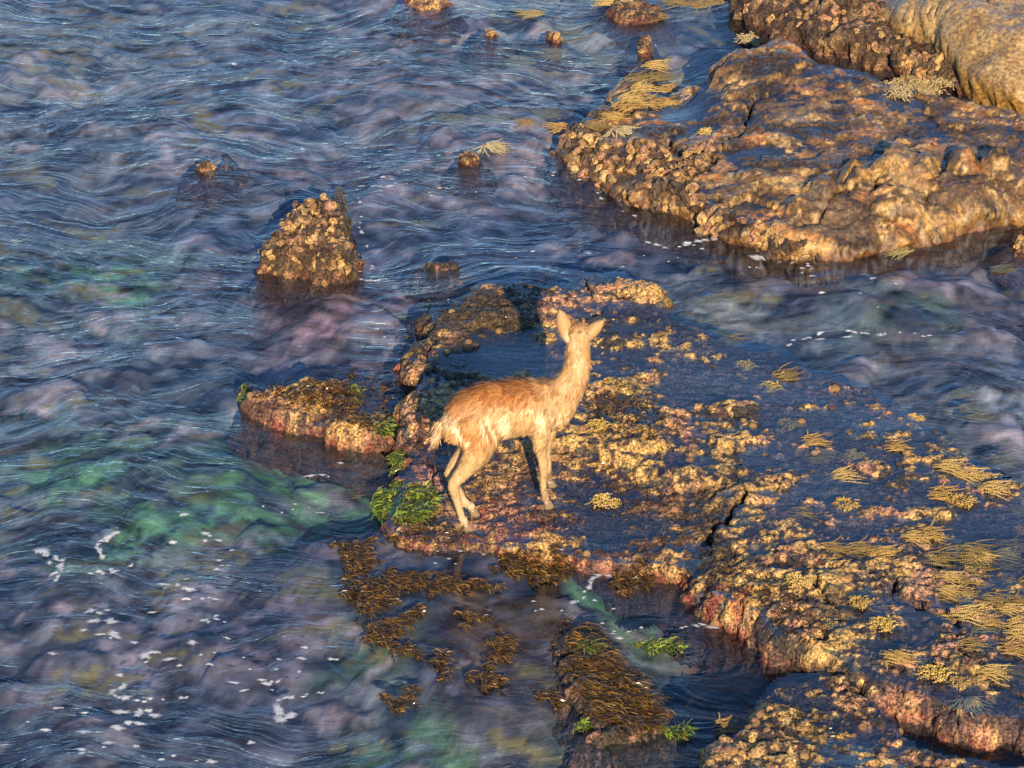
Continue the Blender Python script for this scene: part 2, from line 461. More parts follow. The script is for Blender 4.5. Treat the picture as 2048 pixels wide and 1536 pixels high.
MAIN_PATCH = [(970, 640, 120, 60, (.03, .024, .018), .85), (930, 730, 60, 50, (.028, .022, .018), .85), (880, 625, 50, 20, (.03, .024, .018), .8), (1060, 580, 45, 30, (.035, .028, .02), .7), (1390, 775, 90, 30, (.13, .11, .09), .6), (1320, 665, 60, 26, (.045, .035, .028), .7),  # dark entries behind the deer paint its cast shadow into the slab colour
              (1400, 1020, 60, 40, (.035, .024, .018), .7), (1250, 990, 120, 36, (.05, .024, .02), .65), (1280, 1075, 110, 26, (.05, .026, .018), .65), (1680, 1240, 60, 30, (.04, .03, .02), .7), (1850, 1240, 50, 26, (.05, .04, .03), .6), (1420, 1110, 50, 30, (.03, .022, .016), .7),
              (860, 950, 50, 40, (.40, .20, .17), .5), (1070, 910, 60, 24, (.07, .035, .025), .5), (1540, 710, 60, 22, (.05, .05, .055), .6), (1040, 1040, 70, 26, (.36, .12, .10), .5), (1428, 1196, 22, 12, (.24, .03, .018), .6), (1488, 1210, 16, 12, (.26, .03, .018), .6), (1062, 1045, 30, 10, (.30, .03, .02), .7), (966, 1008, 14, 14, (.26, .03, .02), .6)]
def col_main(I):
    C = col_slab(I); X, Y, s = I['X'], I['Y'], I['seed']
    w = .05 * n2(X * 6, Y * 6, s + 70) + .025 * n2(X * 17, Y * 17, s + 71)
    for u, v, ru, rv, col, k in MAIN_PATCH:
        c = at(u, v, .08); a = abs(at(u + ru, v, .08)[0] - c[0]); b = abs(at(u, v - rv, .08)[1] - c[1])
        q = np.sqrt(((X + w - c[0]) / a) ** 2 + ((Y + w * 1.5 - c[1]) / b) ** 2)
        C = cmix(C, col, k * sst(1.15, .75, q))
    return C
def col_left(I):
    C = col_slab(I); X, Y, s = I['X'], I['Y'], I['seed']
    return cmix(C, (.10, .045, .025), .8 * sst(-.15, .25, n2(X * 4, Y * 6, 77) + .5 * n2(X * 15, Y * 20, 78)))
def col_upper(I):
    X, Y, Z, D, s = I['X'], I['Y'], I['Z'], I['D'], I['seed']
    sh = X.shape
    a = n2(X * 1.6, Y * 2.2, s + 50); b = fbm2(X * 6, Y * 8, 3, s + 51); c = fbm2(X * 20, Y * 26, 3, s + 52)
    C = np.broadcast_to(np.array((0.12, 0.068, 0.026)), sh + (3,)).copy()
    C = cmix(C, RUST, 0.9 * sst(0.0, 0.5, n2(X * 4, Y * 6, s + 53) + 0.45 * c))
    C = cmix(C, (.34, .22, .09), 0.8 * sst(0.2, 0.6, a + 0.5 * b))
    C = cmix(C, (0.54, 0.35, 0.14), 0.9 * sst(0.15, 0.5, c + 0.3 * b) )
    C = cmix(C, (0.028, 0.02, 0.014), 0.92 * sst(-.08, 0.28, n2(X * 3.3, Y * 5, s + 55) + 0.5 * c))
    C = cmix(C, (0.17, 0.11, 0.06), 0.6 * sst(0.15, 0.5, n2(X * 1.9, Y * 2.6, s + 57) + 0.2 * c))
    C = cmix(C, (0.34, 0.19, 0.04), 0.8 * sst(0.2, 0.55, 1 - I['nz']) * sst(-0.3, 0.3, a + b + c))
    C = cmix(C, (0.10, 0.055, 0.02), 0.8 * sst(0.08, 0.0, Z + 0.03 * b))
    C = cmix(C, RED, 0.3 * sst(0.03, -0.02, Z + 0.02 * c))
    C = cmix(C, (.05, .03, .02), .85 * sst(.0, -.03, Z + .02 * b))
    if I['film'] is not None:
        wet = sst(I['film'] + 0.004, I['film'] - 0.008, D) * sst(0.0, 0.05, I['S'])
        C = C + (np.array((0.055, 0.04, 0.045)) - C) * (0.85 * wet)[..., None]
    return C
def col_boulder(I):
    X, Y, Z, s = I['X'], I['Y'], I['Z'], I['seed']
    a = n2(X * 1.6, Y * 1.6, s + 50); b = fbm2(X * 6, Y * 6, 3, s + 51); c = fbm2(X * 26, Y * 26, 3, s + 52)
    C = np.broadcast_to(np.array((0.28, 0.18, 0.075)), X.shape + (3,)).copy()
    C = cmix(C, (0.22, 0.13, 0.04), 0.85 * sst(-.05, 0.4, a + 0.5 * b))
    C = cmix(C, (0.42, 0.30, 0.14), 0.6 * sst(0.1, 0.5, c))
    C = cmix(C, (0.16, 0.10, 0.05), 0.7 * sst(0.3, 0.6, b + 0.4 * c))
    C = cmix(C, (0.26, 0.15, 0.04), 0.85 * sst(0.22, 0.08, Z + 0.04 * b))
    return C
def col_oyster(I):
    X, Y, Z, s = I['X'], I['Y'], I['Z'], I['seed']
    b = fbm2(X * 9, Y * 9, 3, s + 51); c = fbm2(X * 30, Y * 30, 3, s + 52)
    C = np.broadcast_to(np.array((0.075, 0.042, 0.022)), X.shape + (3,)).copy()
    C = cmix(C, (0.40, 0.24, 0.11), 0.8 * sst(0.0, 0.5, b + 0.4 * c))
    C = cmix(C, DARK, 0.9 * sst(0.1, 0.5, c - 0.3 * b))
    C = cmix(C, RED, 0.25 * sst(0.04, 0.0, Z + 0.02 * c))
    C = cmix(C, (.06, .03, .025), .85 * sst(.0, -.04, Z + .02 * b))
    return C
def col_dark(I):
    X, Y, Z, s = I['X'], I['Y'], I['Z'], I['seed']
    b = fbm2(X * 9, Y * 9, 3, s + 51); c = fbm2(X * 30, Y * 30, 3, s + 52)
    C = np.broadcast_to(np.array((0.05, 0.034, 0.02)), X.shape + (3,)).copy()
    C = cmix(C, (0.20, 0.10, 0.04), 0.8 * sst(0.15, 0.5, b + 0.4 * c))
    C = cmix(C, (0.38, 0.19, 0.13), 0.8 * sst(0.3, 0.6, c + 0.3 * b))
    return C

ROCKS = {}
FILMS = []
def rock(key, name, label, group=None, mat=None, **kw):
    R = rock_mesh(**kw)
    o = obj(name, mesh_from(name, R['V'], R['F'], R['C'], mat or M_CRUST))
    tag(o, label, 'rock', group)
    R['obj'] = o; ROCKS[key] = R
    if 'film' in R:
        FILMS.append((key, R['film']))
    return R

# main platform: a wide low reef slab with a film of sea water standing between its crusted lumps
MAIN_OUT = [(925, 575), (945, 556), (990, 552), (1050, 556), (1130, 553), (1195, 540), (1250, 545), (1300, 566), (1330, 595), (1325, 618), (1400, 636), (1440, 655), (1500, 676),
            (1560, 686), (1590, 705), (1630, 728), (1700, 745), (1760, 752), (1800, 793), (1860, 833), (1920, 873), (1990, 918), (2035, 948), (2120, 1000), (2260, 1080),
            (2260, 1560), (2100, 1480), (2048, 1462), (1960, 1442), (1890, 1430), (1830, 1410), (1790, 1398), (1720, 1362), (1680, 1348), (1600, 1312), (1540, 1292), (1515, 1272),
            (1500, 1236), (1440, 1212), (1375, 1182), (1362, 1150), (1350, 1118), (1250, 1112), (1150, 1100), (1000, 1080), (890, 1062), (800, 1055), (755, 1030), (772, 985),
            (795, 925), (800, 870), (800, 800), (822, 772), (815, 700), (845, 655), (850, 612), (905, 602)]
MAIN_CTRL = [(830, 700, .15), (830, 820, .14), (800, 1000, .05), (1000, 690, .08), (930, 740, .10), (960, 640, .13), (880, 620, .09), (960, 570, .09), (1060, 580, .09), (1240, 575, .13), (1290, 590, .18), (1250, 650, .12),
             (1500, 700, .085), (1630, 745, .06), (1800, 810, .05), (1990, 940, .05), (1400, 800, .12), (1700, 900, .11), (1900, 1000, .10), (2040, 1100, .12), (1300, 850, .14), (1200, 820, .14),
             (1100, 840, .12), (1470, 930, .16), (1560, 1010, .17), (1600, 1200, .19), (1700, 1250, .20), (1900, 1320, .16), (2040, 1410, .13), (1500, 1180, .17), (1390, 1140, .11), (1000, 950, .08),
             (1200, 1050, .075), (1330, 1060, .075), (1300, 1000, .08), (1100, 1010, .085), (930, 1050, .025), (870, 900, .075), (940, 1030, .035)]
MAIN_BIAS = [(1000, 690, -.025), (930, 700, .02), (900, 740, .02), (960, 650, .02), (1060, 720, -.02), (830, 700, .03), (830, 820, .03), (960, 620, .03), (1050, 640, .02), (1100, 560, .01), (1250, 560, .012), (1180, 600, .005),
             (1200, 650, .006), (1180, 720, -.02), (1390, 770, -.045), (1300, 735, -.02), (1280, 650, -.004), (1400, 690, -.008), (1520, 705, -.04), (1480, 760, -.012), (1620, 790, -.035), (1600, 830, -.025),
             (1700, 760, -.012), (1750, 860, -.012), (1700, 880, -.02), (1900, 920, .008), (1850, 960, -.02), (1960, 970, .008), (1650, 990, -.03), (1560, 970, .02), (1700, 1040, -.025), (1800, 1040, .01),
             (1980, 1050, -.035), (2040, 1080, -.035), (1500, 900, -.02), (1550, 930, -.03), (1400, 830, -.006), (1460, 825, .025), (1250, 800, .03), (1200, 860, .03), (1300, 900, .02), (1380, 900, -.008),
             (1450, 860, -.004), (1440, 920, .025), (1600, 1120, .02), (1700, 1150, .025), (1650, 1230, .03), (1800, 1160, .022), (1950, 1180, -.008), (2000, 1250, -.012), (1820, 1290, -.02), (1780, 1260, .0),
             (1900, 1330, .01), (1980, 1390, -.01), (1750, 1330, .02), (1620, 1290, .03), (2040, 1300, -.01), (1000, 930, .02), (1100, 920, .02), (1200, 960, -.01), (1220, 1050, -.02), (1310, 1060, .006), (1080, 1060, .012),
             (1000, 1030, .01), (900, 950, .02), (1330, 1000, .012), (1420, 1060, .02), (940, 1045, .0)]
MAIN_LUMPS = [(1460, 822, 55, 14, .03), (1250, 770, 60, 16, .03), (1240, 690, 60, 12, .018), (1310, 745, 30, 8, .012), (1280, 590, 45, 22, .05), (1630, 818, 60, 9, .028), (1740, 935, 24, 14, .04),
              (1700, 800, 14, 6, .02), (1690, 845, 16, 8, .02), (1740, 870, 12, 7, .018), (1570, 955, 35, 18, .025), (1500, 880, 30, 10, .015), (1890, 1030, 22, 10, .03), (1830, 1030, 60, 16, .02), (1345, 845, 26, 12, .03),
              (1360, 900, 16, 8, .025), (1440, 895, 45, 20, .022), (1385, 945, 26, 14, .025), (1260, 880, 40, 20, .02), (835, 690, 22, 55, .015), (830, 815, 30, 26, .02), (1820, 960, 50, 16, .02),
              (1000, 640, 60, 16, .02), (880, 660, 20, 10, .02), (1060, 1000, 20, 12, .012), (1910, 1300, 40, 26, .025), (1950, 1350, 40, 22, .025), (1650, 1190, 60, 24, .02), (1580, 1180, 60, 30, .02),
              (1810, 1280, 40, 10, -.03), (1390, 775, 80, 26, -.02), (1530, 705, 50, 18, -.02), (1620, 790, 60, 16, -.02), (1230, 1050, 60, 14, -.02), (1210, 1030, 40, 10, -.01), (1990, 1060, 80, 20, -.02),
              (1690, 1000, 60, 20, -.015), (1000, 720, 80, 24, -.02), (1100, 1055, 26, 10, .02), (1160, 1085, 40, 8, .015), (1290, 1090, 50, 8, .015)]
UPPER_TIER = [(800, 500), (1500, 500), (2400, 700), (2400, 1700), (1500, 1400), (1420, 1180), (1400, 1110), (1440, 1050), (1420, 1000), (1470, 955), (1390, 962), (1310, 950), (1230, 915), (1130, 885), (1030, 870), (900, 850), (830, 860), (700, 800)]
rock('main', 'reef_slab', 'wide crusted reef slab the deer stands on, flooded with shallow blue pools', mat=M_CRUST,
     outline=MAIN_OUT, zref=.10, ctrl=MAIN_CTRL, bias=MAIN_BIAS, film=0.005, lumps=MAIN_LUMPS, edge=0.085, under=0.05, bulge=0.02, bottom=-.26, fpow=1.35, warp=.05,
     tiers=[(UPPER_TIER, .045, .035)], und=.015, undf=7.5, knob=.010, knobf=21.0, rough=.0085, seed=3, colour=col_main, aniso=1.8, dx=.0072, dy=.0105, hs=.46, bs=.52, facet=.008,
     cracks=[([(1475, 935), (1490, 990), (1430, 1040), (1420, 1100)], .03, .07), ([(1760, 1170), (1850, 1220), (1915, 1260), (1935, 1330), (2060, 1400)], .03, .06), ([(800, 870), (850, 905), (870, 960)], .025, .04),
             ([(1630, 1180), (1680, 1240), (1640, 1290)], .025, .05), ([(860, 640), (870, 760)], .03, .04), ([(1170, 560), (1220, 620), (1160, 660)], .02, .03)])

rock('left', 'shore_rock', 'low flat rock crusted pink and brown, left of the deer across a dark crack', mat=M_CRUST,
     outline=[(474, 790), (500, 775), (560, 770), (600, 757), (680, 748), (740, 746), (772, 762), (783, 790), (780, 850), (772, 888), (700, 874), (640, 855), (560, 838), (500, 815)], zref=.07,
     ctrl=[(520, 785, .07), (640, 765, .12), (740, 765, .11), (740, 850, .10), (620, 830, .085), (750, 790, .085)], bias=[(760, 790, -.02), (740, 800, -.015), (600, 800, .03), (700, 850, .03), (520, 790, .03)], film=0.0,
     edge=.075, under=.04, bottom=-.26, fpow=1.35, und=.016, undf=8, knob=.018, knobf=19, rough=.010, hs=.55, seed=9, colour=col_left, aniso=1.2)
rock('pyramid', 'oyster_rock', 'wedge shaped rock covered in oysters standing alone in the channel', mat=M_CRUST,
     outline=[(514, 530), (550, 492), (578, 462), (600, 446), (640, 440), (684, 446), (702, 490), (718, 552), (640, 556), (570, 546)], zref=.02,
     ctrl=[(540, 532, .05), (565, 500, .10), (585, 475, .15), (612, 452, .27), (640, 448, .24), (676, 452, .17), (692, 490, .13), (705, 540, .06), (620, 540, .07), (620, 500, .16), (660, 500, .15)],
     lumps=[(570, 520, 18, 10, .04), (600, 490, 16, 10, .04), (640, 520, 18, 10, .04), (615, 465, 16, 8, .05), (650, 480, 16, 9, .03), (680, 535, 18, 9, .03), (590, 505, 10, 6, -.05), (640, 495, 10, 6, -.05), (625, 478, 8, 6, -.05)],
     edge=.06, under=.02, bottom=-.26, fpow=1.25, und=.022, undf=8, knob=.03, knobf=14, rough=.011, seed=14, colour=col_oyster, dx=.008, dy=.011)
rock('upper', 'sloping_slab', 'large wet brown rock slab with puddles in the upper right, behind the channel', mat=M_SMOOTH,
     outline=[(1112, 288), (1175, 235), (1225, 200), (1232, 168), (1262, 165), (1330, 200), (1400, 190), (1440, 170, .2), (1425, 130, .28), (1425, 105, .28), (1480, 85, .3), (1545, 65, .3), (1610, 80, .3), (1645, 110, .3), (1720, 125, .28),
              (1760, 150, .25), (1850, 185, .2), (1950, 200, .2), (2048, 230, .15), (2220, 290, .1), (2260, 400), (2100, 430), (2040, 432), (1960, 440), (1880, 462), (1790, 485), (1700, 500), (1610, 500), (1545, 494), (1485, 476),
              (1425, 452), (1345, 408), (1268, 392), (1205, 352), (1135, 315)], zref=.05,
     ctrl=[(1150, 290, .07), (1220, 260, .09), (1250, 180, .10), (1340, 215, .10), (1300, 300, .12), (1250, 350, .07), (1340, 260, .13), (1400, 300, .15), (1460, 170, .22), (1480, 100, .33), (1600, 90, .33), (1560, 150, .28), (1680, 130, .30),
           (1800, 190, .24), (1950, 230, .22), (2048, 280, .20), (1600, 250, .23), (1750, 300, .22), (1900, 320, .22), (2040, 350, .21), (1500, 300, .19), (1450, 400, .12), (1560, 440, .11), (1600, 400, .16), (1700, 380, .20),
           (1680, 470, .07), (1800, 380, .19), (1780, 460, .07), (1950, 370, .19), (1900, 440, .07), (2040, 410, .10)],
     bias=[(1300, 280, .008), (1380, 245, -.018), (1500, 100, .06), (1600, 130, .04), (1700, 130, .04), (1450, 150, .05), (1500, 180, .03), (1540, 220, .02), (1600, 200, .008), (1700, 250, .007), (1900, 260, .009), (1550, 300, .008), (1750, 330, .010), (1950, 330, .010), (1500, 400, .02), (1700, 420, .04),
           (1900, 420, .04), (1250, 330, .02), (1200, 250, .01), (1640, 240, .002), (1570, 330, .004), (1460, 270, .015)], film=0.0,
     lumps=[(1792, 388, 40, 22, .13), (1712, 402, 24, 16, .09), (1850, 392, 18, 18, .08), (1920, 378, 24, 15, .10), (1990, 378, 32, 15, .11), (1780, 446, 45, 13, .08), (1650, 426, 30, 14, .07), (1580, 440, 24, 12, .05), (1740, 360, 60, 8, -.03), (1880, 372, 12, 16, -.05), (1755, 415, 8, 14, -.05), (1520, 395, 50, 16, .03), (1560, 370, 40, 10, .02), (1600, 120, 70, 16, .04),
            (1690, 130, 30, 14, .05), (1470, 110, 40, 16, .03), (1640, 210, 40, 8, -.012), (1600, 160, 20, 8, -.02)],
     cracks=[([(1505, 240), (1490, 290), (1440, 330)], .035, .09), ([(1330, 300), (1360, 330), (1420, 345)], .05, .12), ([(1600, 480), (1660, 440), (1720, 400)], .02, .05), ([(1440, 440), (1500, 425), (1540, 440)], .025, .07), ([(1850, 430), (1880, 400), (1890, 370)], .02, .05), ([(1260, 240), (1280, 225), (1370, 215), (1450, 190)], .05, .16), ([(1550, 250), (1620, 225), (1760, 215)], .014, .025), ([(1330, 410), (1420, 350)], .02, .04), ([(1800, 330), (1870, 335)], .012, .03)],
     edge=.10, under=.06, bulge=.03, bottom=-.25, und=.017, undf=7, knob=.008, knobf=12, rough=.0052, wallk=1.8, facet=.016, seed=21, colour=col_upper, aniso=1.7, hs=.85, dx=.0095, dy=.014, fpow=1.5)
rock('back', 'backing_rock', 'rough oyster covered ledge at the top edge, left of the smooth tan boulder', mat=M_CRUST,
     outline=[(1480, 20), (1520, 40), (1560, 62), (1640, 88), (1700, 108), (1770, 125), (1850, 150), (1920, 178), (1970, 170), (2010, 120), (1960, 30), (1900, -60), (1700, -120), (1520, -80), (1470, -20)], zref=.05,
     ctrl=[(1520, 20, .10), (1600, 40, .16), (1700, 60, .2), (1800, 100, .17), (1900, 160, .1), (1700, -20, .26), (1560, -30, .2), (1900, 60, .2)], edge=.09, under=.07, bulge=.02, bottom=-.28, und=.035, undf=5, knob=.025, knobf=15, rough=.012, hs=.85, seed=31, colour=col_oyster, dx=.011, dy=.016)
rock('boulder', 'smooth_boulder', 'smooth rounded tan boulder in the top right corner', mat=M_SMOOTH,
     outline=[(1660, 20), (1745, 40), (1790, 70), (1850, 92), (1900, 130), (1940, 165), (1990, 188), (2060, 200), (2300, 260), (2420, 60), (2300, -220), (1900, -260), (1700, -120)], zref=.12,
     ctrl=[(1740, 10, .22), (1800, 30, .3), (1880, 80, .32), (1960, 120, .26), (2048, 150, .22), (1900, 0, .42), (2040, 40, .45), (1700, -60, .25), (2150, 60, .45), (2000, -100, .5)], edge=.13, under=.14, bulge=.05, bottom=-.25, wallk=.35, und=.05, undf=1.7,
     knob=.004, knobf=10, rough=.004, seed=37, colour=col_boulder, dx=.012, dy=.017, fpow=1.4, cracks=[([(2000, 0), (2010, 40), (2060, 70)], .02, .03), ([(1870, 75), (1930, 70), (1980, 95)], .05, .04)])
rock('front', 'front_rock', 'crusted rock with dark pools in the bottom right corner, in front of the big slab', mat=M_CRUST,
     outline=[(1500, 1398), (1560, 1350), (1640, 1345), (1700, 1360), (1750, 1395), (1790, 1430), (1830, 1470), (1870, 1500), (1960, 1520), (2120, 1550), (2140, 1720), (1420, 1720), (1390, 1560), (1398, 1510), (1415, 1480), (1480, 1452), (1492, 1428)], zref=.07,
     ctrl=[(1530, 1400, .08), (1600, 1370, .12), (1700, 1390, .12), (1570, 1470, .14), (1480, 1500, .10), (1430, 1530, .12), (1700, 1460, .09), (1800, 1490, .08), (1750, 1530, .15), (1900, 1540, .12), (1600, 1560, .13)],
     bias=[(1620, 1390, -.03), (1600, 1410, -.02), (1560, 1450, .03), (1450, 1520, .03), (1720, 1470, -.02), (1720, 1400, .01), (1680, 1380, .015), (1780, 1510, .0), (1650, 1530, -.006), (1540, 1500, .02), (1850, 1540, .01)], film=0.0,
     edge=.075, under=.05, bottom=-.26, fpow=1.35, und=.018, undf=8, knob=.02, knobf=18, rough=.009, hs=.8, seed=43, colour=col_slab, aniso=1.2)
rock('weedy', 'weedy_rock', 'narrow rock shaggy with brown weed in the water below the deer', mat=M_CRUST,
     outline=[(1105, 1262), (1122, 1250), (1165, 1247), (1208, 1276), (1238, 1306), (1272, 1345), (1296, 1385), (1330, 1412), (1352, 1450), (1335, 1466), (1270, 1474), (1200, 1484), (1145, 1462), (1160, 1438), (1132, 1392), (1112, 1332), (1098, 1292)], zref=.04,
     ctrl=[(1140, 1265, .07), (1180, 1340, .08), (1230, 1400, .07), (1280, 1440, .05), (1180, 1470, .05)], edge=.08, bottom=-.2, fpow=1.2, und=.02, undf=7, knob=.018, knobf=14, rough=.010, hs=.55, seed=47, colour=col_dark)
def small(key, u, v, ru, rv, h, label, seed, colour=col_oyster, group=None):
    k = 10; rs = np.random.RandomState(seed)
    ru *= 1.5; rv *= 1.6; h *= .62
    out = [(u + ru * math.cos(a) * rs.uniform(.75, 1.1), v - rv * math.sin(a) * rs.uniform(.75, 1.1)) for a in np.linspace(0, 2 * np.pi, k, False)]
    return rock(key, 'small_rock', label, group, mat=M_CRUST, outline=out, zref=.0, ctrl=[(u, v, h * .95), (u + ru * .6, v, h * .4), (u - ru * .6, v, h * .5)], edge=.07, bottom=-.16, fpow=1.2, und=.02, undf=9, knob=.02, knobf=20, rough=.009, seed=seed, colour=colour, warp=.02, dx=.007, dy=.009)
small('s1', 410, 338, 26, 11, .05, 'small oyster topped rock breaking the surface up left of the oyster wedge', 61)
small('s2', 457, 315, 15, 6, .02, 'tiny dark rock awash just right of the small oyster topped rock', 62, col_dark)
small('s3', 978, 66, 24, 8, .026, 'small wet brown rock awash near the top edge, the left one of two', 63)
small('s4', 1110, 74, 20, 9, .03, 'small orange brown rock awash near the top edge, the right one of two', 64)
small('s5', 858, 8, 48, 14, .06, 'golden rock cut by the top edge of the picture', 65, col_slab)
small('s6', 880, 530, 42, 9, .03, 'dark wet rock with water pouring over it above the pool behind the deer', 66, col_dark)
small('s8', 940, 322, 24, 9, .03, 'small rusty rock awash left of the drooping weed tuft', 68)
small('s10', 2046, 486, 28, 18, .07, 'small oyster covered rock cut by the right edge', 70)
small('s11', 1285, 92, 18, 16, .05, 'upright brown stone in the water left of the blue inlet', 71)
small('s12', 1275, 24, 52, 16, .06, 'knobbly brown rock with weed at the top edge, left of the blue inlet', 72)

# ------------------------------------------------------------------ sea bed
def axis(lo, hi, step, far, grow=1.35):
    c = list(np.arange(lo, hi + step, step)); a = []; s = step; x = lo
    while x > -far:
        s *= grow; x -= s; a.append(x)
    b = []; s = step; x = c[-1]
    while x < far:
        s *= grow; x += s; b.append(x)
    return np.array(a[::-1] + c + b)
def flow_xy(X, Y):
    fx = X + .45 * n2(X * .8, Y * .9, 150) + .10 * n2(X * 2.6, Y * 2.8, 151)
    fy = Y + .42 * n2(X * .8, Y * .9, 152) + .14 * n2(X * 2.2, Y * 2.5, 153) + .03 * n2(X * 6, Y * 7, 154)
    for u, v, k in [(620, 500, .25), (1000, 700, .5), (1500, 350, .5), (640, 820, .3), (1230, 1370, .25)]:      # the current bends round the rocks
        c = at(u, v, 0); dx, dy = X - c[0], Y - c[1]
        fy = fy - k * dy * np.exp(-(dx * dx + dy * dy) / (2.2 * k + .2) ** 2 * 4)
    return fx, fy
def bed_tint(X, Y):
    pts = [(100, 60, (.13, .12, .10)), (300, 100, (.15, .14, .10)), (80, 90, (.30, .22, .06)), (600, 60, (.12, .10, .10)), (820, 90, (.28, .16, .11)), (780, 200, (.26, .17, .12)), (960, 180, (.20, .13, .11)),
           (1080, 60, (.26, .21, .09)), (1180, 80, (.24, .19, .09)), (200, 260, (.10, .11, .10)), (420, 260, (.17, .12, .11)), (500, 130, (.11, .12, .12)), (400, 280, (.30, .18, .14)), (620, 230, (.15, .12, .11)), (1000, 230, (.28, .2, .1)),
           (1120, 270, (.30, .17, .11)), (960, 300, (.26, .14, .1)), (900, 250, (.24, .18, .08)), (750, 330, (.16, .11, .12)), (250, 400, (.09, .09, .10)), (60, 420, (.10, .11, .12)), (60, 320, (.10, .10, .08)), (480, 480, (.08, .10, .13)),
           (200, 560, (.05, .28, .10)), (130, 600, (.08, .11, .10)), (400, 600, (.10, .10, .10)), (700, 600, (.26, .12, .12)), (680, 660, (.32, .14, .13)), (600, 570, (.30, .10, .08)), (760, 620, (.2, .12, .12)), (850, 480, (.05, .07, .11)),
           (1050, 470, (.04, .06, .11)), (1250, 470, (.04, .06, .11)), (1400, 520, (.06, .08, .12)), (1460, 570, (.26, .24, .14)), (1600, 560, (.10, .10, .13)), (1700, 610, (.08, .12, .09)), (1850, 640, (.07, .12, .09)), (1780, 560, (.24, .13, .12)),
           (1950, 580, (.20, .13, .12)), (1990, 640, (.22, .12, .09)), (1950, 730, (.13, .12, .11)), (1990, 820, (.22, .21, .17)), (1900, 800, (.16, .16, .13)), (2030, 500, (.16, .12, .09)), (1800, 500, (.22, .14, .06)), (1650, 520, (.14, .08, .07)),
           (100, 700, (.16, .15, .14)), (160, 760, (.20, .17, .16)), (300, 700, (.09, .11, .11)), (60, 800, (.08, .13, .12)), (450, 760, (.05, .08, .09)), (200, 880, (.05, .18, .10)), (120, 950, (.06, .34, .08)), (300, 960, (.10, .15, .05)),
           (450, 900, (.05, .15, .08)), (560, 930, (.06, .28, .07)), (640, 940, (.09, .30, .06)), (250, 1080, (.10, .40, .08)), (420, 1060, (.04, .24, .12)), (600, 1050, (.04, .20, .12)), (30, 980, (.2, .16, .15)), (160, 1010, (.04, .05, .06)),
           (430, 1120, (.22, .16, .13)), (250, 1150, (.16, .13, .12)), (60, 1150, (.05, .06, .08)), (340, 1220, (.17, .12, .12)), (310, 1270, (.22, .15, .13)), (560, 1200, (.22, .13, .12)), (560, 1300, (.2, .12, .12)), (640, 1180, (.17, .11, .12)),
           (100, 1350, (.06, .08, .09)), (200, 1430, (.12, .11, .10)), (400, 1400, (.06, .07, .09)), (500, 1480, (.13, .11, .12)), (640, 1400, (.11, .10, .11)), (300, 1500, (.10, .09, .09)), (720, 1340, (.05, .13, .08)), (820, 1500, (.06, .18, .06)),
           (900, 1180, (.09, .055, .045)), (760, 1250, (.07, .05, .045)), (1000, 1330, (.08, .05, .045)), (1000, 1450, (.07, .055, .055)), (900, 1400, (.07, .055, .055)), (1060, 1220, (.10, .06, .045)), (1220, 1220, (.05, .22, .09)),
           (1290, 1200, (.05, .26, .09)), (1250, 1300, (.05, .12, .10)), (1330, 1240, (.10, .10, .10)), (1420, 1240, (.12, .05, .03)), (1420, 1400, (.02, .04, .06)), (1350, 1490, (.03, .12, .10)), (1260, 1510, (.04, .12, .09)), (1450, 1330, (.03, .07, .08)),
           (1850, 1470, (.03, .05, .07)), (1450, 60, (.03, .08, .13)), (1380, 110, (.05, .08, .12)), (1300, 110, (.18, .13, .13)), (1350, 150, (.22, .15, .13)), (1250, 60, (.24, .15, .13)), (820, 700, (.05, .07, .08)), (620, 720, (.2, .11, .11)), (2000, 200, (.14, .10, .05))]
    pts = [(u, v, (c[0] * 1.2, c[1], c[2] * .5) if c[1] > 1.5 * c[0] and c[1] > 1.25 * c[2] else c) for u, v, c in pts]
    P = [at(p[0], p[1], -.15)[:2] for p in pts]
    wx = X + .18 * n2(X * 2.4, Y * 2.4, 90) + .08 * n2(X * 6, Y * 6, 91); wy = Y + .12 * n2(X * 2.4, Y * 2.4, 92) + .06 * n2(X * 6, Y * 6, 93)
    return idw(wx, wy, P, [p[2] for p in pts], 4.0, .08)
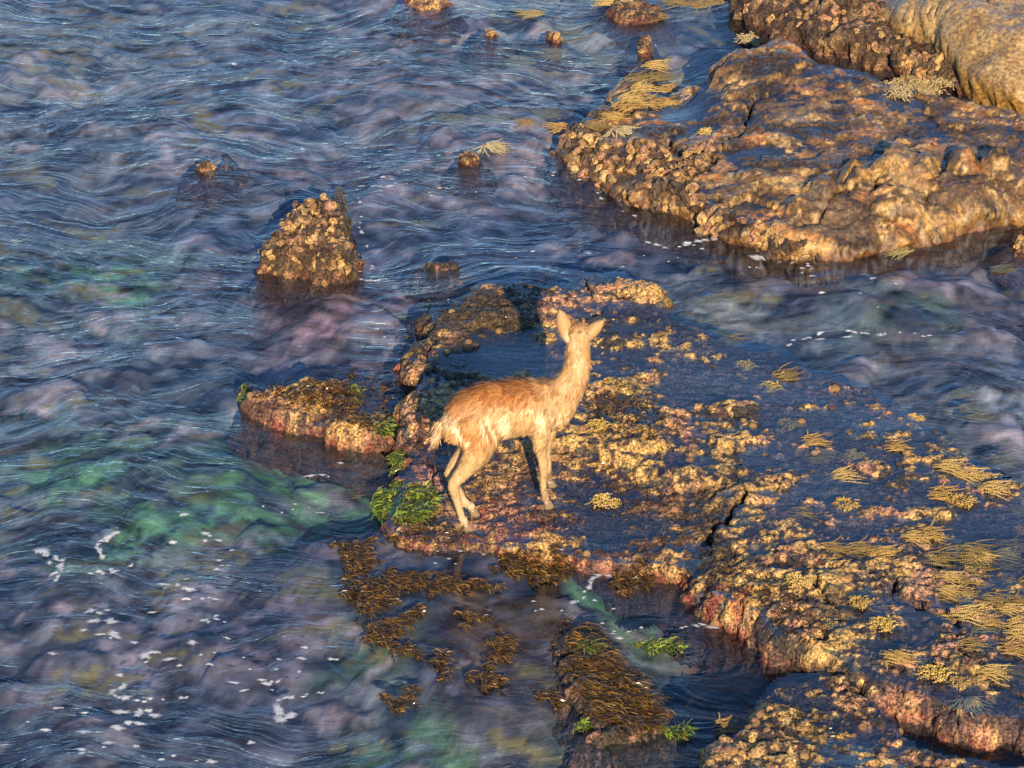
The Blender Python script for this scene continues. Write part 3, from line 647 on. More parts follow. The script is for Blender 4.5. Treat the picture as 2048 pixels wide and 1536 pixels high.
def build_bed():
    xs = axis(-3.7, 3.7, .024, 400); ys = axis(-3.8, 5.6, .034, 400)
    X, Y = np.meshgrid(xs, ys)
    Z = -.24 + .05 * fbm2(X * 1.1, Y * 1.1, 3, 81)
    wd, wid = worley2(X * 3.1 + .4 * n2(X * 3, Y * 3, 4), Y * 3.1 + .4 * n2(X * 3, Y * 3, 5), 5)
    st = np.clip(1 - wd * wd * 2.6, 0, 1) * wid ** 1.5
    wd2, wid2 = worley2(X * 7.5, Y * 7.5, 8)
    st2 = np.clip(1 - wd2 * wd2 * 2.4, 0, 1) * wid2
    Z = Z + .07 * st + .02 * st2 + .012 * fbm2(X * 9, Y * 9, 3, 84)
    ledge = [(900, 1180, .16), (800, 1160, .16), (740, 1130, .17), (1000, 1300, .15), (960, 1400, .13), (860, 1300, .12), (1060, 1180, .14), (1080, 1350, .13), (640, 600, .1), (700, 640, .1), (1000, 250, .1), (1060, 270, .12), (950, 300, .1),
             (1150, 60, .1), (820, 150, .1), (1350, 1180, -.02), (1250, 1280, -.08), (1400, 1350, -.15), (1450, 1400, -.15), (400, 950, .08), (300, 980, .05), (1750, 570, .1), (1900, 620, .12), (2000, 780, .12), (1450, 570, .06), (480, 345, .08),
             (200, 30, .05), (100, 250, .05), (30, 560, .1), (500, 1180, .05), (640, 1250, .05), (1300, 60, .1), (1600, 1440, -.1)]
    for u, v, h in ledge:
        c = at(u, v, -.1); Z = Z + h * np.exp(-(((X - c[0]) / .36) ** 2 + ((Y - c[1]) / .42) ** 2))
    Z = np.minimum(Z, -.035 + .02 * n2(X * 6, Y * 6, 3))
    far = np.maximum(np.maximum(np.abs(X) - 4, np.abs(Y - 1) - 5.2), 0)
    Z = Z - np.minimum(far * .12, 6)
    splat(np.stack([X, Y, np.minimum(Z, -.05)], -1).reshape(-1, 3))
    C = bed_tint(X, Y)
    a = fbm2(X * 3.4, Y * 4.5, 3, 95); b = fbm2(X * 9, Y * 14, 3, 96)
    g_ = C.mean(-1, keepdims=True); C = np.clip((C * .6 + g_ * np.array((.48, .38, .36))) * 1.55, 0, .6)
    C = cmix(C, (.03, .035, .05), .85 * sst(-.05, .3, a + .45 * b))
    fx, fy = flow_xy(X, Y)
    d = fbm2(fx * 4.5, fy * 13, 3, 89)
    C = cmix(C, (.56, .37, .31), .8 * sst(.3, .75, st + .45 * b) * sst(-.3, .3, n2(X * 1.3, Y * 1.3, 88)))
    C = cmix(C, (.36, .31, .29), .55 * sst(.35, .8, st2 + .4 * b) * sst(-.2, .4, n2(X * 1.7, Y * 1.7, 87)))
    C = C * (1 + 1.1 * np.clip(d, -.8, .9))[..., None]
    gold = sst(.36, .55, n2(X * 2.1 + .5 * b, Y * 7 + 2 * n2(X * 1.5, Y * 1.5, 97), 98)) * sst(-.2, .3, n2(X * .8, Y * .8, 99) - .1 * X)
    C = cmix(C, (.36, .25, .06), .75 * gold)
    C = np.clip(C, .01, .85)
    V = np.stack([X, Y, Z], -1).reshape(-1, 3)
    o = obj('seabed', mesh_from('seabed', V, grid_faces(*X.shape), C.reshape(-1, 3), M_BED)); tag(o, 'stony sea bed of mauve stones and green weed under the water', kind='structure')
build_bed()

# ------------------------------------------------------------------ sea surface
def wave(X, Y):
    wx, wy = flow_xy(X, Y)
    ca, sa = math.cos(.16), math.sin(.16)
    rx = wx * ca + wy * sa; ry = -wx * sa + wy * ca
    h = .018 * n2(rx * 1.2, ry * 1.9, 105)
    act = sst(-.5, .5, n2(X * .9, Y * .9, 107))
    h += .011 * (1 - np.abs(n2(rx * 1.7, ry * 4.6, 106)) * 1.7) * act
    h += .0075 * n2(rx * 3.2, ry * 8.5, 108) + .0042 * (1 - np.abs(n2(rx * 5, ry * 14, 109)) * 1.5) * (.4 + .6 * act) + 0.001 * n2(rx * 11, ry * 27, 110)
    return h
def calm(X, Y):
    m = np.ones(X.shape)
    for u, v, r, k in [(920, 1130, .32, .9), (1090, 1170, .3, .88), (930, 1220, .3, .7), (1250, 1230, .3, .5), (1450, 60, .5, .75), (1360, 130, .35, .5), (980, 1350, .5, .4), (1650, 1430, .4, .7)]:
        c = at(u, v, 0); m = m * (1 - k * np.exp(-(((X - c[0]) / r) ** 2 + ((Y - c[1]) / (r * 1.2)) ** 2)))
    return m
def build_sea():
    xs = axis(-3.6, 3.6, .0145, 400); ys = axis(-3.7, 5.4, .019, 400)
    X, Y = np.meshgrid(xs, ys)
    far = np.maximum(np.maximum(np.abs(X) - 4, np.abs(Y - 1) - 5), 0)
    H = wave(X, Y) * calm(X, Y) * np.exp(-far * .1) - .012
    fx = X + .25 * n2(X * 1.3, Y * 1.5, 118) + .07 * n2(X * 4, Y * 4, 119); fy = Y + .22 * n2(X * 1.3, Y * 1.5, 117) + .06 * n2(X * 4, Y * 4, 116)
    mk = sst(-.15, .7, fbm2(fx * 5.5, fy * 11, 4, 122, .62)) * (.45 + .55 * calm(X, Y))
    mk = mk * .055 * sst(-.7, .45, fbm2(X * 1.1, Y * 1.4, 2, 123) + .15)
    WC = np.clip(bed_tint(X, Y) * 1.8, 0, .6); WC = cmix(WC, (.52, .46, .48), .6)
    gold = sst(.34, .55, n2(fx * 2.0, fy * 7, 98)) * sst(-.1, .35, n2(X * .8, Y * .8, 99) - .12 * X)
    WC = cmix(WC, (.55, .38, .10), .8 * gold); mk = np.maximum(mk, 0.04 * gold)
    o = obj('sea_water', sea_me := mesh_from('sea_water', np.stack([X, Y, H], -1).reshape(-1, 3), grid_faces(*X.shape), WC.reshape(-1, 3), M_SEA, extra={'milk': mk, 'ripple': calm(X, Y)}))
    gx, gy = flow_xy(X, Y); av = sea_me.attributes.new('flow', 'FLOAT_VECTOR', 'POINT')
    av.data.foreach_set('vector', np.stack([gx, gy, np.zeros(X.shape)], -1).astype(np.float32).ravel())
    tag(o, 'rippled blue sea water flowing between the rocks', kind='structure')
build_sea()
for key, (FV, FF) in FILMS:
    o = obj('tide_pool', mesh_from('tide_pool', FV, FF, None, M_POOL))
    tag(o, {'main': 'shallow blue pools standing on the big reef slab', 'left': 'little pool at the right end of the low left rock', 'upper': 'small puddles on the sloping slab in the upper right', 'front': 'dark pools on the rock in the bottom right corner'}[key], kind='structure')

# ------------------------------------------------------------------ oysters: cup shaped shells crowding the rock edges
def shell_mesh(seed):
    rs = np.random.RandomState(seed); k = 9
    V = []; 
    a = np.linspace(0, 2 * np.pi, k, False)
    j = rs.uniform(.55, 1.35, k)
    for rad, z, jj in ((1.0, -.35, .15), (1.02, .25, .25), (.62, .62, .25), (.40, .42, .2)):
        rr = rad * (1 + (j - 1) * 1.0) * rs.uniform(1 - jj, 1 + jj, k)
        zz = z + rs.uniform(-.25, .25, k)
        V += [(rr[i] * math.cos(a[i]), rr[i] * math.sin(a[i]) * .85, zz[i]) for i in range(k)]
    V.append((0.05, 0, .22))
    F = []
    for r in range(3):
        for i in range(k):
            F.append((r * k + i, r * k + (i + 1) % k, (r + 1) * k + (i + 1) % k, (r + 1) * k + i))
    for i in range(k): F.append((3 * k + i, 3 * k + (i + 1) % k, 4 * k, -1))
    V = np.array(V)
    base = np.array([(.30, .17, .07), (.16, .09, .04), (.40, .24, .09), (.09, .05, .025), (.30, .15, .08), (.06, .035, .02), (.46, .29, .11), (.20, .12, .05)][seed % 8])
    C = np.tile(base, (len(V), 1)); C[2 * k:3 * k] *= 1.25; C[3 * k:] *= .8
    C *= rs.uniform(.8, 1.2, (len(V), 1))
    return mesh_from('oyster_shell', V, np.array(F), C, M_SHELL, smooth=False)
SHELLS = [shell_mesh(i) for i in range(8)]
def lump_mesh(seed, base):
    """rounded crusted knob"""
    rs = np.random.RandomState(seed + 90); k = 10; V = []
    for q, (rad, z) in enumerate(((1.0, -.4), (1.03, .1), (.8, .5), (.42, .75))):
        V += [(rad * math.cos(t) * rs.uniform(.82, 1.15), rad * math.sin(t) * rs.uniform(.75, 1.05), z + rs.uniform(-.1, .1)) for t in np.linspace(0, 2 * np.pi, k, False)]
    V.append((0, 0, .8)); F = []
    for r in range(3):
        for i in range(k): F.append((r * k + i, r * k + (i + 1) % k, (r + 1) * k + (i + 1) % k, (r + 1) * k + i))
    for i in range(k): F.append((3 * k + i, 3 * k + (i + 1) % k, 4 * k, -1))
    V = np.array(V); C = np.tile(base, (len(V), 1)) * rs.uniform(.8, 1.2, (len(V), 1))
    return mesh_from('crust_knob', V, np.array(F), C, M_CRUST)
KNOBS = [lump_mesh(i, c) for i, c in enumerate([(.46, .27, .10), (.48, .25, .15), (.40, .22, .12), (.50, .31, .13)])]
def scatter(key, name, meshes, n, test, size, seed, sink=0.1, tilt=.5):
    R = ROCKS[key]; rs = np.random.RandomState(seed)
    u, v = pix(R['V'])
    m = test(u, v, R['V'], R['N'], R['S'], R['T']) & (u > -40) & (u < 2090) & (v > -40) & (v < 1580)
    ids = np.nonzero(m)[0]
    if not len(ids): return 0
    w = 1.0 / (0.25 + np.abs(R['N'][ids, 2])); w /= w.sum()
    rs_ids = rs.choice(ids, min(len(ids), n * 4), replace=False, p=w)
    placed = []; cnt = 0
    for i in rs_ids:
        if cnt >= n: break
        p = R['V'][i]; s = rs.uniform(*size)
        if placed and (np.min(np.sum((np.array(placed) - p) ** 2, 1)) < (s * .95) ** 2): continue
        placed.append(p); cnt += 1
        nn = Vector(R['N'][i]) + Vector(rs.normal(size=3) * tilt * .5)
        q = nn.to_track_quat('Z', 'Y')
        o = bpy.data.objects.new(name, meshes[rs.randint(len(meshes))]); COL.objects.link(o)
        o.rotation_mode = 'QUATERNION'
        from mathutils import Quaternion
        o.rotation_quaternion = q @ Quaternion((0, 0, 1), rs.uniform(0, 6.28))
        o.location = Vector(p) - nn.normalized() * s * sink
        o.scale = (s, s * rs.uniform(.75, 1.1), s * rs.uniform(.7, 1.3))
        o.parent = R['obj']
    return cnt
scatter('pyramid', 'oyster_shell', SHELLS, 295, lambda u, v, V, N_, S, T: (V[:, 2] > .0) & (u < 668 + (v - 380) * .22), (.012, .032), 1, tilt=1.1, sink=-.1)
scatter('upper', 'oyster_shell', SHELLS, 295, lambda u, v, V, N_, S, T: (V[:, 2] > -.01) & (((u < 1420) & (v > 230 + (u - 1110) * .22) & (v > 0)) | ((u < 1640) & (v > 425 + (u - 1420) * .25))) & ((u < 1200) | (v > 285)) & (n2(u / 55., v / 40., 3) > -.25), (.02, .046), 2, tilt=1.0, sink=-.1)
scatter('back', 'oyster_shell', SHELLS, 240, lambda u, v, V, N_, S, T: (V[:, 2] > .0) & (n2(u / 60., v / 40., 5) > -.3), (.018, .038), 3, tilt=.8)
for i, k in enumerate(('s1', 's3', 's4', 's8', 's10', 's11', 's12')):
    scatter(k, 'oyster_shell', SHELLS, 16 if k not in ('s10', 's12') else 30, lambda u, v, V, N_, S, T: V[:, 2] > .005, (.012, .024), 10 + i)
scatter('main', 'crust_knob', KNOBS, 130, lambda u, v, V, N_, S, T: (V[:, 2] > .02) & (n2(u / 90., v / 50., 8) > .02), (.010, .026), 4, sink=.2, tilt=.3)
scatter('left', 'crust_knob', KNOBS, 60, lambda u, v, V, N_, S, T: (V[:, 2] > .01) & (n2(u / 60., v / 40., 9) > .0), (.008, .02), 5, sink=.2, tilt=.3)
scatter('front', 'crust_knob', KNOBS, 90, lambda u, v, V, N_, S, T: (V[:, 2] > .01) & (n2(u / 60., v / 40., 10) > .0), (.010, .024), 6, sink=.2, tilt=.3)

# ------------------------------------------------------------------ beaded seaweed (strings of little bladders)
_OCT = np.array([(1, 0, 0), (-1, 0, 0), (0, 1, 0), (0, -1, 0), (0, 0, 1), (0, 0, -1)], float)
_OF = np.array([(0, 2, 4), (2, 1, 4), (1, 3, 4), (3, 0, 4), (2, 0, 5), (1, 2, 5), (3, 1, 5), (0, 3, 5)])
def bead_clump(seed, n, length, spread, fan, lift, base):
    rs = np.random.RandomState(seed); V = []; F = []; C = []; off = 0
    for i in range(n):
        r0 = spread * math.sqrt(rs.rand()); th = rs.uniform(0, 6.28)
        x, y, z = r0 * math.cos(th), r0 * math.sin(th) * 1.2, .002
        ang = rs.normal() * fan; cur = rs.normal() * .6; L_ = length * rs.uniform(.5, 1.15); step = .0085; nb = int(L_ / step)
        up = lift * rs.uniform(.6, 1.3); c = np.array(base) * rs.uniform(.65, 1.25); c[2] *= rs.uniform(.7, 1.3)
        for k in range(nb):
            t = k / max(nb - 1, 1)
            rad = .0042 * (.7 + .5 * math.sin(math.pi * min(1, t * .9 + .1))) * rs.uniform(.85, 1.15)
            V.append(_OCT * rad * np.array([1.25, 1, 1]) + np.array([x, y, z])); F.append(_OF + off); off += 6
            C.append(np.tile(c * (1.1 if k % 2 else .9), (6, 1)))
            ang += cur * step * 6
            slope = up * math.cos(math.pi * min(1.15, t * 1.5 + .1))
            x += step * math.cos(ang); y += step * math.sin(ang); z = max(.003 + rs.uniform(0, .003), z + step * slope)
    return mesh_from('beaded_weed', np.concatenate(V), np.concatenate(F), np.concatenate(C), M_BEAD, smooth=True)
YEL = (.46, .33, .085); OLV = (.30, .24, .08); GRY = (.36, .31, .17)
COMB = [bead_clump(200 + i, 28, .13, .055, .34, .22, c) for i, c in enumerate([(.36, .24, .06), (.24, .16, .045), (.42, .29, .09), (.18, .13, .04), (.34, .21, .06)])]
TUFT = [bead_clump(220 + i, 64, .045, .042, 3.0, .8, c) for i, c in enumerate([(.40, .27, .06), (.32, .21, .05), (.44, .30, .09)])]
DROOP = [bead_clump(240 + i, 40, .15, .04, .5, .3, GRY) for i in range(2)]
DRY = [bead_clump(260 + i, 60, .07, .05, 3.0, 1.2, (.40, .31, .15)) for i in range(2)]
SUBM = [bead_clump(280 + i, 40, .18, .05, .3, .1, (.26, .21, .08)) for i in range(2)]
_wr = np.random.RandomState(5)
def weed(me, u, v, s=1.0, rot=0.0, label=None, group=None, lift=0.0, floor=0.0):
    p = hit(u, v, floor)
    o = obj('beaded_weed', me, loc=(p[0], p[1], p[2] + .006 + lift), rot=(0, 0, math.radians(rot) + _wr.normal() * .12), scale=(s, s, s))
    return tag(o, label, 'seaweed', group)
ORD = ['first', 'second', 'third', 'fourth', 'fifth', 'sixth', 'seventh', 'eighth', 'ninth', 'tenth', 'eleventh', 'twelfth']
def pick(l): return l[_wr.randint(len(l))]
uniq = [
    (COMB, 1452, 684, .8, -10, 'yellow beaded weed combed rightward on the back edge of the reef slab, nearest the deer'),
    (TUFT, 1491, 735, 1.0, 0, 'round golden weed tuft between the two blue pools behind the grey pool'),
    (COMB, 1560, 755, .9, 25, 'long golden weed combed along the dark ridge right of the square blue pool'),
    (TUFT, 1542, 778, 1.1, 0, 'golden weed tuft on the ridge left of the broad blue pool'),
    (TUFT, 1575, 852, 1.1, 0, 'square golden weed tuft standing in open water right of the long golden lump'),
    (COMB, 1615, 885, .8, 10, 'upper clump of the tall golden weed column in the middle of the flooded slab'),
    (COMB, 1622, 918, .8, 0, 'lower clump of the tall golden weed column in the middle of the flooded slab'),
    (TUFT, 1703, 912, 1.0, 0, 'golden weed tuft left of the pointed tan stone on the flooded slab'),
    (COMB, 1675, 957, .9, 15, 'golden weed strands combed right below the pointed tan stone'),
    (TUFT, 1690, 1014, 1.25, 0, 'round golden weed tuft alone in the blue water at mid right'),
    (COMB, 1590, 1028, .8, -5, 'golden weed strands trailing off the slab step left of the round tuft'),
    (TUFT, 1199, 852, 1.0, 0, 'yellow weed tuft beside the chest of the deer'),
    (TUFT, 1204, 1004, 1.25, 0, 'dense golden weed tuft on the low ledge right of the front hooves'),
    (COMB, 1780, 896, .8, 10, 'golden weed strands behind the tan crust near the right edge of the slab'),
    (TUFT, 1826, 838, .8, 0, 'small golden weed tuft at the back edge of the slab on the right'),
    (COMB, 1872, 990, 1.0, -20, 'left clump of the pair of golden weeds by the large blue pool at right'),
    (TUFT, 1925, 1005, 1.2, 0, 'right clump of the pair of golden weeds by the large blue pool at right'),
    (COMB, 2026, 1024, .7, 0, 'golden weed clump touching the right edge above the large blue pool'),
    (TUFT, 1591, 1161, 1.1, 0, 'pale gold weed tuft on the tan crust above the red edge'),
    (TUFT, 1718, 1208, 1.0, 0, 'golden weed tuft on the tan shoulder of the slab at lower right'),
    (TUFT, 1769, 1252, 1.15, 0, 'large golden weed tuft beside the narrow pool at lower right'),
    (TUFT, 1655, 1253, 1.0, 0, 'golden weed tuft left of the narrow pool at lower right'),
    (COMB, 1780, 1316, .9, -25, 'golden weed strands at the left bank of the narrow channel at lower right'),
    (TUFT, 1872, 1350, 1.3, 0, 'broad golden weed tuft in the narrow channel at lower right'),
    (TUFT, 1918, 1370, 1.0, 0, 'golden weed tuft right of the broad one in the narrow channel'),
    (DROOP, 1938, 1402, .8, -90, 'pale yellow weed drooping over the slab edge above the dark corner pool'),
    (COMB, 1438, 1458, .8, 10, 'golden weed on the left tip of the rock in the bottom right corner'),
    (TUFT, 1412, 268, 1.2, 0, 'olive weed tuft below the oval puddle on the upper slab'),
    (DRY, 1499, 82, 1.1, 0, 'dry weed tuft on top of the upper slab, left of its pale hump'),
    (DROOP, 1240, 262, 1.3, -60, 'grey striped weed drooping over the left end of the upper slab'),
    (DROOP, 978, 292, 1.0, -70, 'grey green weed drooping off a tiny rock in the upper channel'),
    (COMB, 1185, 250, 1.0, -30, 'yellow weed spray on the pinkish left tip of the upper slab'),
    (COMB, 1060, 247, .7, 170, 'small yellow weed clump awash left of the upper slab'),
    (COMB, 1128, 256, .9, 195, 'weed strands trailing left in the water by the tip of the upper slab'),
    (SUBM, 1815, 500, .8, 190, 'pale gold weed waving under the front foot of the upper slab'),
    (SUBM, 1080, 28, .8, 195, 'yellow weed streaming in the water at the top, right of the two awash rocks'),
    (COMB, 1325, 36, .9, 190, 'yellow weed trailing left below the knobbly rock at the top edge'),
]
for ms, u, v, s, r, lab in uniq: weed(pick(ms), u, v, s, r, lab)
for q, (u, v) in enumerate(sorted([(1280, 164), (1318, 160), (1313, 136), (1338, 182), (1264, 205), (1302, 208), (1253, 222), (1341, 209), (1228, 236), (1290, 184)])):
    weed(pick(COMB), u - 14, v, 1.0, _wr.uniform(-30, 40), 'golden weed on the left shelf of the upper slab, %s from left' % ORD[q], 'weed on the left shelf of the upper slab', lift=.008)
for q, (u, v) in enumerate(sorted([(1790, 177), (1815, 167), (1840, 162), (1866, 166), (1890, 168), (1802, 190), (1860, 187), (1830, 180)])):
    weed(pick(DRY), u, v, 1.15, _wr.uniform(0, 360), 'dry straw weed in the bristly patch behind the upper slab, %s from left' % ORD[q], 'bristly weed patch on the upper slab')
for q, (u, v) in enumerate(sorted([(1226, 6), (1262, 2), (1362, 8), (1405, 10), (1440, 4)])):
    weed(pick(COMB), u, v, 1.0, 185, 'golden weed along the top edge left of the dark crevice, %s from left' % ORD[q], 'weed along the top edge')
for q, (u, v) in enumerate(sorted([(1900, 935), (1938, 949), (1966, 964), (1990, 978)])):
    weed(pick(COMB), u - 15, v, .9, -15, 'golden weed in the slanting row on the right rim of the slab, %s from left' % ORD[q], 'weed along the right rim of the slab')
for q, (u, v) in enumerate(sorted([(1820, 1075), (1850, 1069), (1708, 1099), (1650, 1099), (1760, 1108)])):
    weed(pick(COMB), u, v, .8, _wr.uniform(-15, 15), 'golden weed in the loose row across the slab at right, %s from left' % ORD[q], 'weed in a loose row across the slab')
k = 0
for row, v in enumerate(range(1098, 1300, 21)):
    q = 0
    for u in range(1880 - (v % 3) * 10, 2075, 44):
        uu = u + _wr.uniform(-18, 18); vv = v + _wr.uniform(-8, 8)
        if uu < 1860 + (vv - 1098) * .18 or _wr.rand() < .22: continue
        weed(pick(COMB), uu, vv, _wr.uniform(.55, .95), _wr.uniform(-22, 20), 'golden weed in the dense right bed, %s row down, %s from left' % (ORD[row], ORD[q]), 'dense combed weed bed at the right edge', lift=-.002); q += 1
for q, (u, v) in enumerate(sorted([(2028, 1300), (2030, 1346), (2005, 1360), (1985, 1345)])):
    weed(pick(COMB), u - 15, v, .8, _wr.uniform(-20, 10), 'golden weed on the knobbly ridge above the corner pool, %s from the left' % ORD[q], 'weed on the ridge at the right edge')
for q, (u, v) in enumerate(sorted([(1110, 215), (930, 226), (1010, 222), (1160, 60), (1130, 95), (1060, 110), (1230, 105)])):
    weed(pick(SUBM), u, v, 1.0, 188, 'pale gold weed streaming left under the upper channel surface, %s from the left' % ORD[q], 'weed streaming in the upper channel', lift=-.045)
for q, (u, v) in enumerate(sorted([(1930, 775), (1945, 805), (1962, 822), (2010, 905), (2010, 525), (1440, 585)])):
    weed(pick(SUBM), u - 20, v, .7, 15, 'pale feathery weed under water beyond the slab rim, %s from the left' % ORD[q], 'submerged feathery weed', lift=-.05)

# ------------------------------------------------------------------ leafy weed mats (brown) and sea lettuce (green)
def frond_mesh(name, pts, nrm, seed, length, width, flow, flow_w, upw, cols, mat=M_FROND):
    rs = np.random.RandomState(seed); n = len(pts)
    base = np.asarray(pts, float)
    fl = np.array([math.cos(flow), math.sin(flow), 0])
    d = rs.normal(size=(n, 3)); d[:, 2] = 0; d /= np.linalg.norm(d, axis=1)[:, None] + 1e-9
    d = d * (1 - flow_w) + fl * flow_w; d /= np.linalg.norm(d, axis=1)[:, None] + 1e-9
    up = np.asarray(nrm, float) if nrm is not None else np.tile([0, 0, 1.], (n, 1))
    L_ = length * (.35 + 1.3 * rs.rand(n) ** 2)[:, None]; W = width * rs.uniform(.6, 1.3, n)[:, None]
    side = np.cross(d, up); side /= np.linalg.norm(side, axis=1)[:, None] + 1e-9
    tw = rs.normal(size=(n, 1)) * .5
    side = side * np.cos(tw) + up * np.sin(tw)
    uh = upw * rs.uniform(.4, 1.5, (n, 1))
    rows = []
    for t, w, hh in ((0, .55, 0.0), (.4, 1.0, .75), (.75, .9, .85), (1.0, .35, .45)):
        c = base + d * L_ * t + up * L_ * uh * hh + rs.normal(size=(n, 3)) * .002
        rows.append(c - side * W * w * .5); rows.append(c + side * W * w * .5)
    V = np.stack(rows, 1).reshape(-1, 3)
    f = np.array([(0, 1, 3, 2), (2, 3, 5, 4), (4, 5, 7, 6)])
    F = (f[None] + (np.arange(n) * 8)[:, None, None]).reshape(-1, 4)
    cols = np.asarray(cols); cc = cols[rs.randint(len(cols), size=n)] * rs.uniform(.7, 1.3, (n, 1))
    C = np.repeat(cc, 8, 0)
    return mesh_from(name, V, F, C, mat)
def in_poly(poly, n, seed, ragged=8):
    rs = np.random.RandomState(seed); P = np.array(poly, float); out = []
    lo = P.min(0) - ragged; hi = P.max(0) + ragged
    q = rs.uniform(lo, hi, (n * 6, 2))
    s = poly_sdf(q[:, 0], q[:, 1], P) + ragged * 1.6 * n2(q[:, 0] / 22., q[:, 1] / 14., seed)
    return q[s > 0][:n]
BROWNS = [(.13, .066, .015), (.20, .105, .018), (.06, .033, .012), (.30, .17, .03), (.04, .024, .012), (.09, .055, .02), (.05, .03, .012)]
GREENS = [(.14, .22, .02), (.24, .33, .03), (.08, .13, .015), (.34, .38, .06), (.04, .06, .012), (.14, .11, .02)]
def mat_of(poly, label, seed, dens=1.0,  length=.038, width=.0052, cols=BROWNS, flow=-.5, fw=.6, upw=.2, name='weed_mat', lift=0.0, ragged=8):
    P = np.array(poly, float); a = 0.5 * abs(np.dot(P[:, 0], np.roll(P[:, 1], 1)) - np.dot(P[:, 1], np.roll(P[:, 0], 1)))
    n = int(max(40, a * .5 * dens)); q = in_poly(poly, n, seed, ragged)
    p = hits(q[:, 0], q[:, 1], 0.0); p[:, 2] += lift
    c = p.mean(0); c[2] = p[:, 2].min()
    o = obj(name, frond_mesh(name, p - c, None, seed, length, width, flow, fw, upw, cols), loc=c)
    return tag(o, label, 'seaweed')
BM = [
    ([(663, 1088), (734, 1082), (745, 1117), (734, 1133), (691, 1133), (675, 1113)], 'brown leafy weed patch afloat, leftmost and uppermost of those in front of the deer'),
    ([(689, 1148), (780, 1144), (827, 1148), (820, 1168), (788, 1184), (742, 1227), (718, 1230), (702, 1203), (687, 1172)], 'large triangular mat of brown weed on the water at the left below the deer'),
    ([(820, 1150), (894, 1150), (1003, 1168), (945, 1178), (835, 1168)], 'long thin bar of brown weed crossing the reflection of the hind leg'),
    ([(722, 1254), (773, 1232), (839, 1215), (851, 1221), (796, 1250), (769, 1281), (726, 1281)], 'brown weed patch slanting below the large triangular mat'),
    ([(984, 1129), (1015, 1098), (1120, 1096), (1128, 1117), (1148, 1129), (1093, 1160), (1031, 1148)], 'thick brown weed mat hanging off the ledge below the front hooves'),
    ([(1218, 1156), (1253, 1117), (1296, 1119), (1300, 1145), (1285, 1172), (1245, 1180)], 'brown weed mat in the water right of the trickling ledge'),
    ([(980, 1264), (1003, 1260), (1025, 1301), (1003, 1320), (976, 1312)], 'brown weed patch in open water left of the shaggy rock'),
    ([(941, 1346), (972, 1334), (995, 1359), (964, 1375)], 'small brown weed patch below the one left of the shaggy rock'),
    ([(862, 1314), (884, 1308), (888, 1340), (870, 1342)], 'tiny brown weed sprig alone in the lower middle water'),
    ([(765, 1389), (831, 1381), (820, 1398), (790, 1408)], 'small dark weed sprig with a green tip at the bottom left of the weeds'),
    ([(913, 1225), (964, 1225), (960, 1238), (918, 1238)], 'faint brown weed strip under the long weed bar'),
    ([(769, 1055), (859, 1045), (905, 1062), (890, 1076), (827, 1080), (773, 1078)], 'brown weed apron below the bright green weed and the hind hoof'),
    ([(780, 1288), (824, 1292), (826, 1303), (785, 1306)], 'very small sunken weed patch below the slanting patch'),
    ([(1075, 1388), (1110, 1380), (1120, 1400), (1085, 1405)], 'small brown weed patch touching the left foot of the shaggy rock'),
    ([(1350, 1150), (1400, 1120), (1440, 1110), (1450, 1150), (1390, 1165)], 'olive brown weed on the corner of the slab above the red sponge edge'),
]
for i, (pl, lab) in enumerate(BM): mat_of(pl, lab, 300 + i, lift=-.011, ragged=15, upw=.28)
GM = [
    ([(740, 1000), (790, 962), (850, 975), (870, 1000), (865, 1030), (790, 1045), (745, 1035)], 'bright green sea lettuce at the left foot of the deer rock', 1.0),
    ([(775, 915), (800, 902), (806, 925), (782, 945)], 'small green weed tuft at the dark crack, above the big green clump', 1.0),
    ([(478, 775), (490, 775), (490, 800), (474, 800)], 'green weed tuft on the left tip of the low left rock', 1.0),
    ([(742, 850), (775, 845), (772, 872), (745, 870)], 'green weed patch at the right end of the low left rock', 1.0),
    ([(700, 775), (716, 775), (722, 790), (708, 795)], 'tiny green tuft by the little pool on the low left rock', .8),
    ([(1265, 1290), (1330, 1277), (1360, 1298), (1300, 1306)], 'yellow green weed sprig in the water right of the shaggy rock', .8),
    ([(1150, 1285), (1205, 1282), (1210, 1298), (1165, 1300)], 'green weed streak across the top of the shaggy rock', 1.0),
    ([(1320, 1458), (1370, 1455), (1370, 1470), (1330, 1472)], 'green weed at the lower right foot of the shaggy rock', .8),
    ([(1150, 1445), (1170, 1442), (1172, 1458), (1155, 1460)], 'green weed spot at the lower left foot of the shaggy rock', .8),
]
for i, (pl, lab, d) in enumerate(GM): mat_of(pl, lab, 340 + i, dens=.8 * d, length=.042, width=.007, cols=GREENS, flow=-.2, fw=.5, upw=.28, name='green_weed', ragged=5)
def turf(key, poly, seed, dens, length=.03, width=.006, flow=-.6, fw=.5, upw=.4, cols=BROWNS):
    q = in_poly(poly, int(dens), seed, 14); p = hits(q[:, 0], q[:, 1], -.01)
    o = obj('weed_turf', frond_mesh('weed_turf', p, None, seed, length, width, flow, fw, upw, cols), parent=ROCKS[key]['obj'])
    tag(o, kind='stuff')
turf('weedy', [(1112, 1264), (1165, 1250), (1232, 1306), (1290, 1385), (1335, 1435), (1290, 1455), (1200, 1455), (1165, 1420), (1138, 1380), (1116, 1330)], 401, 5600, length=.055, width=.0042, flow=-.5, fw=.7, upw=.25)
turf('left', [(490, 785), (600, 770), (700, 755), (770, 770), (770, 860), (700, 850), (650, 820), (560, 800)], 402, 3400)
turf('main', [(880, 930), (980, 920), (1180, 920), (1320, 980), (1400, 1040), (1350, 1100), (1150, 1080), (960, 1050), (880, 1000)], 403, 3600, length=.022, width=.005)
turf('main', [(1150, 780), (1300, 800), (1380, 850), (1300, 880), (1180, 860)], 404, 1400, length=.022)
turf('main', [(1420, 1080), (1600, 1180), (1660, 1280), (1580, 1280), (1480, 1200), (1390, 1150)], 405, 1600, length=.022)
